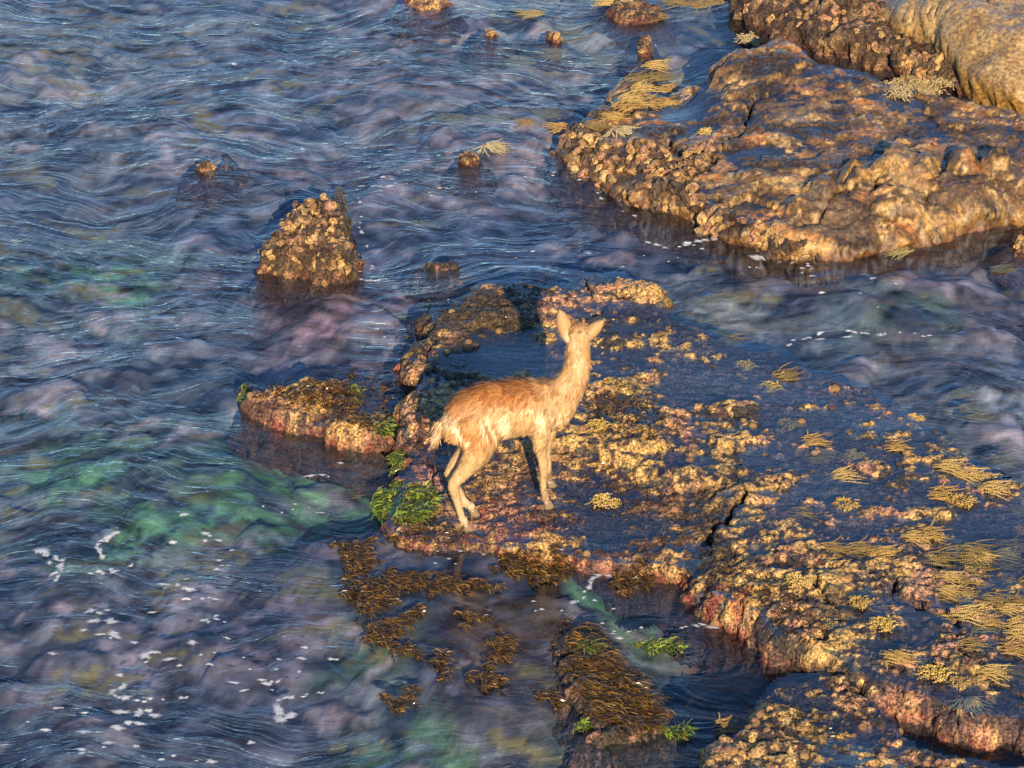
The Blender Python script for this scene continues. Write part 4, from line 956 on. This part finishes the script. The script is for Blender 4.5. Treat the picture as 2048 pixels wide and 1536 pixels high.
turf('main', [(800, 640), (860, 640), (870, 780), (860, 900), (800, 900), (790, 820)], 406, 1100, length=.02)
turf('main', [(850, 600), (1100, 560), (1110, 640), (1000, 660), (860, 640)], 407, 1300, length=.024, cols=[(.05, .035, .02), (.08, .05, .02), (.12, .08, .03)])  # darker fronds over the slab area tinted for the deer's shadow
turf('front', [(1500, 1400), (1640, 1345), (1750, 1400), (1700, 1480), (1560, 1480)], 408, 900, length=.022)
turf('pyramid', [(672, 385), (690, 385), (712, 540), (695, 545), (680, 470)], 409, 900, length=.05, flow=-1.4, fw=.85, upw=.1, cols=[(.14, .10, .04), (.20, .15, .07), (.09, .06, .03)])

# ------------------------------------------------------------------ foam flecks on the sea
def build_foam():
    rs = np.random.RandomState(77); fl = []
    def cl(u, v, n, ru, rv, s0, s1, el=1.8): 
        for _ in range(n): fl.append((u + rs.normal() * ru, v + rs.normal() * rv, rs.uniform(s0, s1), el, rs.uniform(-.4, .4)))
    def path(pts, n, s0, s1):
        P = np.array(pts, float); seg = np.linalg.norm(np.diff(P, axis=0), axis=1); tot = seg.sum()
        for t in np.linspace(0, tot, n):
            i = 0
            while i < len(seg) - 1 and t > seg[i]: t -= seg[i]; i += 1
            q = P[i] + (P[i + 1] - P[i]) * min(1, t / seg[i]); dd = P[i + 1] - P[i]
            fl.append((q[0] + rs.normal() * 3, q[1] + rs.normal() * 2, rs.uniform(s0, s1), 1.7, -math.atan2(dd[1] * 1.9, dd[0]) + rs.normal() * .3))
    path([(75, 1100), (92, 1108), (98, 1128)], 9, .008, .018); path([(105, 1115), (125, 1118), (118, 1140), (112, 1160)], 9, .006, .014)
    path([(240, 1055), (215, 1072), (195, 1085), (205, 1108)], 13, .007, .014); path([(185, 1145), (230, 1138), (265, 1128)], 8, .005, .012)
    path([(310, 1160), (345, 1168), (375, 1180)], 7, .005, .012); path([(370, 1200), (440, 1198)], 9, .004, .010); path([(275, 1300), (290, 1310), (305, 1300)], 6, .008, .016)
    path([(255, 1360), (222, 1385), (240, 1397), (265, 1395)], 9, .008, .018); path([(265, 1405), (330, 1400), (375, 1393)], 10, .004, .010); path([(415, 1250), (440, 1230)], 6, .004, .008)
    path([(555, 1415), (565, 1440), (585, 1425)], 9, .010, .022); path([(515, 1355), (540, 1365), (555, 1358)], 6, .006, .012); path([(560, 1395), (620, 1385), (660, 1378)], 8, .004, .010)
    cl(280, 1440, 10, 30, 16, .006, .016); cl(210, 1470, 8, 30, 14, .006, .014); cl(195, 1220, 6, 20, 15, .008, .018); cl(215, 1270, 5, 12, 10, .008, .016); cl(400, 1070, 7, 25, 14, .006, .016)
    cl(620, 1320, 8, 30, 18, .004, .012); cl(330, 1330, 16, 90, 60, .004, .014); cl(430, 1120, 8, 60, 30, .004, .012); cl(660, 945, 7, 16, 12, .005, .012); cl(560, 1020, 8, 50, 14, .003, .008)
    cl(100, 1400, 10, 60, 60, .003, .010); cl(300, 1480, 12, 120, 30, .004, .012); cl(480, 1300, 14, 110, 60, .003, .009)
    path([(1170, 330), (1195, 365), (1230, 395), (1300, 400), (1370, 432), (1440, 460)], 26, .005, .015); path([(1195, 385), (1225, 415), (1270, 430)], 8, .004, .01); path([(1325, 405), (1360, 420), (1440, 465)], 14, .010, .022)
    cl(1410, 485, 8, 30, 10, .006, .014); path([(1300, 480), (1340, 490), (1400, 488)], 8, .004, .009); path([(1510, 510), (1530, 512)], 4, .008, .016); cl(1590, 535, 10, 40, 10, .005, .012); cl(1720, 590, 10, 50, 18, .003, .008)
    path([(1580, 685), (1630, 668), (1690, 658), (1760, 665), (1860, 668)], 20, .004, .012); cl(1700, 660, 4, 25, 6, .007, .012)
    path([(712, 400), (725, 420), (722, 450), (735, 490), (745, 530), (730, 535)], 14, .004, .010); path([(722, 558), (745, 563), (775, 552)], 7, .005, .011); cl(740, 360, 8, 40, 10, .004, .011); cl(850, 380, 8, 60, 16, .003, .008)
    path([(1235, 1120), (1225, 1140), (1190, 1150), (1172, 1175), (1165, 1195), (1150, 1200)], 16, .005, .013); cl(1100, 1210, 10, 60, 12, .003, .009); cl(1230, 1270, 10, 25, 14, .003, .009); cl(1440, 1245, 6, 14, 5, .006, .014); cl(1370, 1250, 4, 20, 6, .004, .01)
    cl(760, 670, 7, 25, 10, .003, .008); cl(900, 1100, 12, 80, 20, .002, .006); cl(1130, 350, 10, 60, 16, .003, .008); cl(1200, 520, 12, 120, 14, .002, .007)
    cl(1330, 110, 6, 50, 30, .002, .006); cl(470, 130, 2, 6, 2, .01, .016); cl(900, 600, 4, 60, 12, .002, .005)
    V = []; F = []; A = []; off = 0
    for (u, v, s, el, an) in fl:
        c = at(u, v, 0.0)
        if height(c[0], c[1]) > -.004 or rs.rand() < .25: continue
        s *= 1.9; el = el * rs.uniform(.7, 1.5); k = 12; an_ = np.linspace(0, 2 * np.pi, k, False); r = s * rs.uniform(.5, 1.3, k)
        ca, sa = math.cos(an), math.sin(an)
        for f, al in ((1, 0.0), (.6, .6), (.25, 1.0)):
            for i in range(k):
                x = r[i] * f * el * math.cos(an_[i]); y = r[i] * f * math.sin(an_[i]) * 1.2
                V.append((c[0] + ca * x - sa * y, c[1] + sa * x + ca * y, 0)); A.append(al)
        for q in range(2):
            for i in range(k):
                j = (i + 1) % k; F.append((off + q * k + i, off + q * k + j, off + (q + 1) * k + j, off + (q + 1) * k + i))
        V.append((c[0], c[1], 0)); A.append(1.0)
        for i in range(k): F.append((off + 2 * k + i, off + 2 * k + (i + 1) % k, off + 3 * k, -1))
        off += 3 * k + 1
    V = np.array(V); V[:, 2] = wave(V[:, 0], V[:, 1]) * calm(V[:, 0], V[:, 1]) - .012 + .0025 + .004 * np.array(A)
    C = np.tile((.62, .64, .68), (len(V), 1))
    o = obj('sea_foam', mesh_from('sea_foam', V, np.array(F), C, M_FOAM, extra={'alpha': A})); tag(o, 'scattered white foam flecks floating on the water', kind='stuff')
build_foam()

# ------------------------------------------------------------------ water trickling off the ledges
def trickle(u0, v0, u1, v1, n, drop, label, seed):
    rs = np.random.RandomState(seed); V = []; F = []; A = []
    p0 = hit(u0, v0); p1 = hit(u1, v1)
    for i in range(n):
        t = rs.rand(); p = p0 + (p1 - p0) * t + np.array([0, -.012, .006]); L_ = drop * rs.uniform(.5, 1.2); w = rs.uniform(.003, .008); o_ = len(V)
        for k in range(6):
            f = k / 5; x = p[0] + rs.normal() * .002; y = p[1] - .03 * math.sqrt(f) - .004; z = max(p[2] - L_ * f * f - .004 * f, .0)
            ww = w * (1 - .3 * f)
            V += [(x - ww, y + .002, z), (x, y - .003, z), (x + ww, y + .002, z)]; A += [.1, .55, .1]
        for k in range(5):
            for j in range(2): F.append((o_ + k * 3 + j, o_ + k * 3 + j + 1, o_ + k * 3 + j + 4, o_ + k * 3 + j + 3))
    V = np.array(V); c = V.mean(0)
    o = obj('water_trickle', mesh_from('water_trickle', V - c, np.array(F), np.tile((.6, .62, .66), (len(V), 1)), M_FOAM, extra={'alpha': A}), loc=c)
    tag(o, label, 'water')
trickle(1165, 1082, 1265, 1096, 26, .06, 'white threads of water dripping off the ledge right of the thick weed mat', 501)
trickle(1440, 1200, 1500, 1216, 12, .07, 'thin white water threads falling past the red patch on the slab edge', 502)
trickle(1010, 1062, 1080, 1066, 7, .05, 'few white drips off the pink ledge below the front hooves', 503)

# ------------------------------------------------------------------ deer
def build_deer():
    HEAD_ = math.radians(16)
    fw = np.array([math.cos(HEAD_), math.sin(HEAD_), 0]); lf = np.array([-fw[1], fw[0], 0]); up = np.array([0, 0, 1.])
    hoofs = {'nh': hit(931, 1060), 'nf': hit(1092, 1013), 'fh': hit(944, 1030), 'ff': hit(1098, 973)}
    Q = hoofs['nh'] + lf * .075                    # a point of the plane of symmetry
    def J(u, v, lat=0.0): return on_plane(u, v, Q + lf * lat, lf)
    PPM = 1024 / (TANH * np.linalg.norm(Q - CAM))  # photo pixels per metre at the deer
    V = []; F = []
    def tube(pts, ra, rb=None, k=18, lat=lf):
        """loft; ra = half width across the body, rb = half height"""
        nonlocal V, F
        pts = np.array(pts, float); ra = np.array(ra, float); rb = ra if rb is None else np.array(rb, float)
        # resample smoothly
        m = len(pts); tt = np.linspace(0, m - 1, (m - 1) * 4 + 1)
        def cr(A):
            o = []
            for t in tt:
                i = min(int(t), m - 2); f = t - i
                p0, p1, p2, p3 = A[max(i - 1, 0)], A[i], A[i + 1], A[min(i + 2, m - 1)]
                o.append(.5 * (2 * p1 + (p2 - p0) * f + (2 * p0 - 5 * p1 + 4 * p2 - p3) * f * f + (3 * p1 - p0 - 3 * p2 + p3) * f ** 3))
            return np.array(o)
        P = cr(pts); A = np.maximum(cr(ra), .004); B = np.maximum(cr(rb), .004)
        off = len(V); n = len(P)
        for i in range(n):
            t = P[min(i + 1, n - 1)] - P[max(i - 1, 0)]; t /= np.linalg.norm(t)
            s = lat - t * np.dot(lat, t); s /= np.linalg.norm(s); w = np.cross(t, s)
            for a in np.linspace(0, 2 * np.pi, k, False): V.append(P[i] + s * A[i] * math.cos(a) + w * B[i] * math.sin(a))
        for i in range(n - 1):
            for j in range(k):
                F.append((off + i * k + j, off + i * k + (j + 1) % k, off + (i + 1) * k + (j + 1) % k, off + (i + 1) * k + j))
        V.append(P[0]); V.append(P[-1]); c0, c1 = len(V) - 2, len(V) - 1
        for j in range(k):
            F.append((c0, off + (j + 1) % k, off + j, -1)); F.append((c1, off + (n - 1) * k + j, off + (n - 1) * k + (j + 1) % k, -1))
    def hb(h, a): return math.sqrt(max((h / PPM) ** 2 - (a * SE) ** 2, .0004)) / CE
    # torso: photo x, top y, bottom y, half width
    T = [(884, 832, 872, .045), (900, 811, 892, .085), (925, 788, 897, .108), (955, 768, 892, .112), (990, 758, 884, .113), (1030, 755, 878, .115), (1070, 753, 872, .113), (1100, 751, 866, .102), (1125, 752, 852, .088), (1146, 762, 835, .066)]
    tube([J(u, (a + b) / 2) for u, a, b, w in T], [w * .94 for *_, w in T], [hb((b - a) / 2 - 5, w) for u, a, b, w in T], k=24)
    # neck and head
    NK = [(1108, 800, .085, .095), (1128, 785, .078, .092), (1146, 758, .066, .080), (1154, 730, .058, .066), (1156, 705, .053, .060), (1157, 684, .05, .056)]
    npts = [J(u, v) for u, v, *_ in NK]
    poll = J(1158, 672)
    hd = np.array([-.05, .90, -.36]); hd /= np.linalg.norm(hd)
    hr = np.cross(hd, up); hr /= np.linalg.norm(hr)           # to the right of the face
    hu = np.cross(hr, hd)
    tube(npts + [poll + hd * .01], [a * .9 for *_, a, b in NK] + [.045], [b * .9 for *_, a, b in NK] + [.048], k=20)
    hp = [(-.035, .0, .030, .030), (0, .004, .052, .050), (.045, .006, .058, .056), (.09, -.002, .053, .052), (.135, -.012, .041, .043), (.18, -.02, .033, .036), (.215, -.024, .027, .028), (.232, -.026, .015, .016)]
    tube([poll + hd * x + hu * z for x, z, *_ in hp], [a for *_, a, b in hp], [b for *_, a, b in hp], k=20, lat=hr)
    # legs
    gnd = .022
    def leg(hp_, joints, lat, radii):
        pts = [J(u, v, lat) for u, v in joints] + [hp_ + up * .05 + np.array([-.004, 0, 0]), hp_ + up * gnd]
        tube(pts, [r * .9 for r in radii], radii, k=14)
    leg(hoofs['nf'], [(1095, 815), (1084, 850), (1081, 880), (1083, 905), (1087, 930), (1087, 955), (1087, 980)], -.065, [.060, .050, .038, .027, .024, .0175, .017, .020, .0165])
    leg(hoofs['ff'], [(1106, 815), (1098, 850), (1092, 880), (1091, 905), (1094, 925), (1096, 942)], .055, [.056, .046, .036, .027, .024, .019, .020, .018])
    leg(hoofs['nh'], [(935, 830), (952, 868), (955, 900), (938, 930), (915, 958), (907, 970), (911, 990), (919, 1018), (925, 1040)], -.065, [.062, .084, .070, .048, .033, .029, .0235, .019, .0185, .021, .017])
    leg(hoofs['fh'], [(935, 835), (945, 868), (940, 900), (918, 922), (900, 945), (903, 955), (915, 978), (930, 1005)], .062, [.08, .084, .06, .042, .028, .026, .022, .020, .021, .018])
    tube([J(960, 860, -.05), J(975, 880, -.06), J(962, 903, -.065)], [.05, .05, .04], [.06, .055, .04], k=12)      # stifle
    V = np.array(V); origin = np.array([Q[0] + fw[0] * .2, Q[1] + fw[1] * .2, hoofs['nh'][2]])
    root = bpy.data.objects.new('deer', None); COL.objects.link(root); root.location = origin
    tag(root, 'wet young deer with golden brown coat standing on the reef, head turned away', 'deer')
    tmp = obj('body', mesh_from('body_raw', V - origin, np.array(F)))
    rm = tmp.modifiers.new('r', 'REMESH'); rm.mode = 'VOXEL'; rm.voxel_size = .0075
    sm = tmp.modifiers.new('s', 'SMOOTH'); sm.iterations = 14; sm.factor = .5
    dg = bpy.context.evaluated_depsgraph_get(); dg.update()
    me = bpy.data.meshes.new_from_object(tmp.evaluated_get(dg)); me.name = 'body'
    tmp.modifiers.clear(); tmp.data = me
    nv = len(me.vertices); co = np.zeros(nv * 3, np.float32); me.vertices.foreach_get('co', co); co = co.reshape(-1, 3).astype(float)
    no = np.zeros(nv * 3, np.float32); me.vertices.foreach_get('normal', no); no = no.reshape(-1, 3).astype(float)
    zb = J(1030, 816)[2]                                     # mid height of the trunk
    def coat(Pw, noise=1.0):
        """colour and fur settings of a world point"""
        u, v = (Pw - Q) @ fw, Pw[:, 2] - zb
        du = u; n_a = n2(du * 26 + v * 8, v * 5 + Pw[:, 1] * 5, 130); n_b = n2(du * 70 + v * 20, v * 9, 131); n_c = n2(du * 8, v * 8, 132)
        C = np.tile(np.array((.46, .29, .135)), (len(Pw), 1))
        neck = sst(.30, .42, du) * sst(.06, .16, v)
        brown = sst(-.01, .075, v - .034 + .075 * n_a + .05 * n_b + .035 * n_c - .05 * neck)
        brown = brown * (1 - .72 * neck)
        C = cmix(C, (.32, .125, .036), brown * .97)
        C = cmix(C, (.34, .15, .05), .5 * sst(.10, .17, v + .02 * n_b) * (1 - neck))
        rump = np.exp(-(((du - .02) / .085) ** 2 + ((v + .05) / .075) ** 2))
        C = cmix(C, (.42, .17, .042), .9 * rump)
        blot = sst(.1, .45, n2(du * 11, v * 13, 137) + .4 * n_b) * sst(-.13, -.02, v) * (1 - neck)
        C = cmix(C, (.40, .19, .07), .6 * blot)
        C = cmix(C, (.76, .60, .39), .8 * sst(.0, .4, n_a + .6 * n_b) * (1 - brown) * sst(-.2, -.05, v) * (1 - .6 * neck))
        C = cmix(C, (.44, .29, .145), sst(-.16, -.24, v) * .85)
        C = cmix(C, (.50, .36, .22), sst(-.36, -.48, v) * .7)
        back_edge = sst(.34, .30, du) * sst(.25, .33, v)
        C = cmix(C, (.42, .23, .09), .8 * sst(.34, .40, v) * sst(.35, .5, n_c + .6))
        return C * (1 + .12 * noise * n_b)[:, None], u, v
    cc, uu, vv = coat(co + origin)
    a = me.attributes.new('Col', 'FLOAT_COLOR', 'POINT'); c4 = np.ones((nv, 4), np.float32); c4[:, :3] = np.clip(cc, 0, 1); a.data.foreach_set('color', c4.ravel())
    me.materials.clear(); me.materials.append(M_SKIN); me.polygons.foreach_set('use_smooth', np.ones(len(me.polygons), bool))
    tmp.parent = root
    # fur: wet tufts
    rs = np.random.RandomState(3)
    wgt = np.clip(1.0 - .0 * vv, 0, None)
    short = sst(-.19, -.25, vv); hd_m = sst(.34, .38, vv)
    n = 46000
    ids = rs.choice(nv, n, p=(wgt * (1 - .5 * short)) / (wgt * (1 - .5 * short)).sum())
    Pn = no[ids]; Pp = co[ids] + rs.normal(size=(n, 3)) * .003
    Pw = Pp + origin
    C, u, v = coat(Pw)
    neck = sst(.30, .42, u) * sst(.06, .16, v)
    side = np.sign((Pw - Q) @ lf)
    top = sst(.5, .95, Pn[:, 2])
    d = -fw[None] * (.55 + .3 * top)[:, None] * (1 - .8 * neck)[:, None] + np.array([0, 0, -1.])[None] * (1 - .6 * top)[:, None]
    wob = np.stack([n2(u * 18, v * 18, 140), n2(u * 18, v * 18, 141), n2(u * 18, v * 18, 142)], 1)
    d = d + .55 * wob
    d = d - Pn * np.sum(d * Pn, 1)[:, None]; d /= np.linalg.norm(d, axis=1)[:, None] + 1e-9
    Ls = .030 * (1 - .62 * sst(-.17, -.24, v)) * (1 - .45 * sst(.32, .38, v)) * rs.uniform(.6, 1.35, n)
    Ls *= 1 + .35 * top
    lift = .12 + .25 * top * (1 - neck) + .12 * rs.rand(n) - .06 * sst(-.17, -.24, v)
    dirn = d + Pn * lift[:, None]
    tip = Pp + dirn * Ls[:, None]; midp = Pp + (d * .5 + Pn * (lift * .65)[:, None]) * Ls[:, None]
    # clump
    ns = 2600; si = rs.choice(n, ns, replace=False)
    near = np.zeros(n, int)
    for q in range(0, n, 2000):
        dd = ((Pp[q:q + 2000, None, :] - Pp[si][None]) ** 2).sum(-1); near[q:q + 2000] = si[np.argmin(dd, 1)]
    tip = tip + (tip[near] - tip) * .78; midp = midp + (midp[near] - midp) * .40
    wv = np.cross(dirn, Pn); wv /= np.linalg.norm(wv, axis=1)[:, None] + 1e-9
    W = .0022 * rs.uniform(.7, 1.3, n)[:, None]
    base = Pp - Pn * .002
    FV = np.stack([base - wv * W * .5, base + wv * W * .5, midp - wv * W * .45, midp + wv * W * .45, tip], 1).reshape(-1, 3)
    f4 = (np.array([(0, 1, 3, 2)])[None] + (np.arange(n) * 5)[:, None, None]).reshape(-1, 4)
    f3 = (np.array([(2, 3, 4, -1)])[None] + (np.arange(n) * 5)[:, None, None]).reshape(-1, 4); f3[:, 3] = -1
    ct = np.zeros(n); ct[si] = rs.normal(size=ns).clip(-1.6, 1.6)
    tone = (1 + .16 * rs.normal(size=n).clip(-1.5, 1.5) + .16 * ct[near])[:, None]
    ft = rs.rand(ns); 
    FC = np.repeat(C * tone, 5, 0)
    obj('fur', mesh_from('fur', FV, np.concatenate([f4, f3]), FC, M_FUR), root)
    # ears
    def ear(base, tip, wpx, seed):
        b = on_plane(*base, poll, -ray(1158, 672)); t = on_plane(*tip, poll, -ray(1158, 672))
        ax = t - b; L_ = np.linalg.norm(ax); ax /= L_; vd = ray(1158, 672); vd /= np.linalg.norm(vd)
        sd = np.cross(ax, vd); sd /= np.linalg.norm(sd); W = wpx / PPM
        nu, nv_ = 9, 13; Vf = []; 
        for layer, th in ((0, 0), (1, .006)):
            for i in range(nv_):
                t_ = i / (nv_ - 1); w = W * .5 * (math.sin(math.pi * min(1, (t_ * .82 + .13))) ** .75) * (1 if t_ < .98 else .25)
                for j in range(nu):
                    s_ = -1 + 2 * j / (nu - 1)
                    Vf.append(b + ax * L_ * t_ + sd * w * s_ + vd * (.030 * s_ * s_ * (1 - .5 * t_) - .012 + th))
        Fq = []
        for l in range(2):
            o_ = l * nu * nv_
            for i in range(nv_ - 1):
                for j in range(nu - 1):
                    q = (o_ + i * nu + j, o_ + i * nu + j + 1, o_ + (i + 1) * nu + j + 1, o_ + (i + 1) * nu + j); Fq.append(q if l == 0 else q[::-1])
        o_ = nu * nv_
        edge_ = [i * nu for i in range(nv_)] + [(nv_ - 1) * nu + j for j in range(1, nu)] + [i * nu + nu - 1 for i in range(nv_ - 2, -1, -1)]
        for p_, q_ in zip(edge_[:-1], edge_[1:]): Fq.append((p_, q_, q_ + o_, p_ + o_))
        C_ = np.concatenate([np.tile((.40, .235, .10), (o_, 1)), np.tile((.50, .34, .20), (o_, 1))])
        rr = np.repeat(np.linspace(0, 1, nv_), nu); C_[:o_] = cmix(C_[:o_], (.64, .48, .28), sst(.4, .0, rr))
        ed_ = np.abs(np.tile(np.linspace(-1, 1, nu), nv_)); C_[:o_] = cmix(C_[:o_], (.22, .12, .05), .6 * sst(.7, 1.0, ed_))
        obj('ear', mesh_from('ear', np.array(Vf) - origin, np.array(Fq), C_, M_SKIN), root)
    ear((1139, 684), (1119, 619), 31, 0); ear((1160, 684), (1208, 640), 27, 1)
    # antler buds, eyes, tail, hooves
    def blob(name, c, rx, ry, rz, ax3, colr, mat, k=10):
        Vb = []; Fb = []
        for i in range(k + 1):
            ph = math.pi * i / k
            for j in range(k * 2):
                th = math.pi * j / k; Vb.append(c + ax3[0] * rx * math.sin(ph) * math.cos(th) + ax3[1] * ry * math.sin(ph) * math.sin(th) + ax3[2] * rz * math.cos(ph))
        for i in range(k):
            for j in range(k * 2): Fb.append((i * k * 2 + j, i * k * 2 + (j + 1) % (k * 2), (i + 1) * k * 2 + (j + 1) % (k * 2), (i + 1) * k * 2 + j))
        return obj(name, mesh_from(name, np.array(Vb) - origin, np.array(Fb), np.tile(colr, (len(Vb), 1)), mat), root)
    for s in (-1, 1):
        blob('antler_bud', poll + hd * .035 + hr * .024 * s + hu * .062, .011, .011, .02, (hr, hd, hu), (.16, .06, .03), M_HORN, 6)
        blob('eye', poll + hd * .085 + hr * .048 * s + hu * .018, .010, .013, .011, (hr, hd, hu), (.01, .007, .005), M_HORN, 6)
    tb = J(887, 846); tn = 420; tp = rs.rand(tn)
    # short tail: core and hair
    tail_core = [tb + fw * .01, tb - fw * .035 - up * .035, tb - fw * .045 - up * .09]
    blob('tail', tb - fw * .014 - up * .035, .013, .014, .045, (lf, fw, up), (.55, .34, .16), M_SKIN, 6)
    st = tb - fw * (.01 + .03 * tp)[:, None] - up * (.0 + .085 * tp)[:, None] + rs.normal(size=(tn, 3)) * .009
    dr = -fw * (.5 - .3 * tp)[:, None] - up * .9 + rs.normal(size=(tn, 3)) * .22
    tl = .042 * rs.uniform(.6, 1.4, tn)[:, None]; tip = st + dr * tl; wv = rs.normal(size=(tn, 3)); wv /= np.linalg.norm(wv, axis=1)[:, None]
    tv = np.stack([st - wv * .0014, st + wv * .0014, tip], 1).reshape(-1, 3) - origin
    tc = np.repeat(np.where(rs.rand(tn, 1) < .5, np.array([[.75, .58, .38]]), np.array([[.52, .28, .10]])), 3, 0)
    obj('tail_hair', mesh_from('tail_hair', tv, np.arange(tn * 3).reshape(-1, 3), tc, M_FUR), root)
    for k_, h in hoofs.items():
        # cloven hoof: two toes
        Vh = []; Fh = []
        for s in (-1, 1):
            o_ = len(Vh); prof = [(0.0, 1.0, .0), (.012, .97, .002), (.026, .82, -.004), (.042, .68, -.008)]
            for z, f, bx in prof:
                for a_ in np.linspace(0, 2 * np.pi, 10, False):
                    Vh.append(h + lf * (s * .0105 + .0098 * f * math.sin(a_)) + fw * ((.023 * f) * math.cos(a_) * (1.25 if math.cos(a_) > 0 else .9) + .008 + bx) + up * (z - .006))
            for r_ in range(3):
                for i in range(10): Fh.append((o_ + r_ * 10 + i, o_ + r_ * 10 + (i + 1) % 10, o_ + (r_ + 1) * 10 + (i + 1) % 10, o_ + (r_ + 1) * 10 + i))
            Vh.append(h + lf * s * .0105 + up * .038); c_ = len(Vh) - 1
            for i in range(10): Fh.append((o_ + 30 + i, o_ + 30 + (i + 1) % 10, c_, -1))
        obj('hoof', mesh_from('hoof', np.array(Vh) - origin, np.array(Fh), np.tile((.20, .14, .085), (len(Vh), 1)), M_HORN), root)
build_deer()
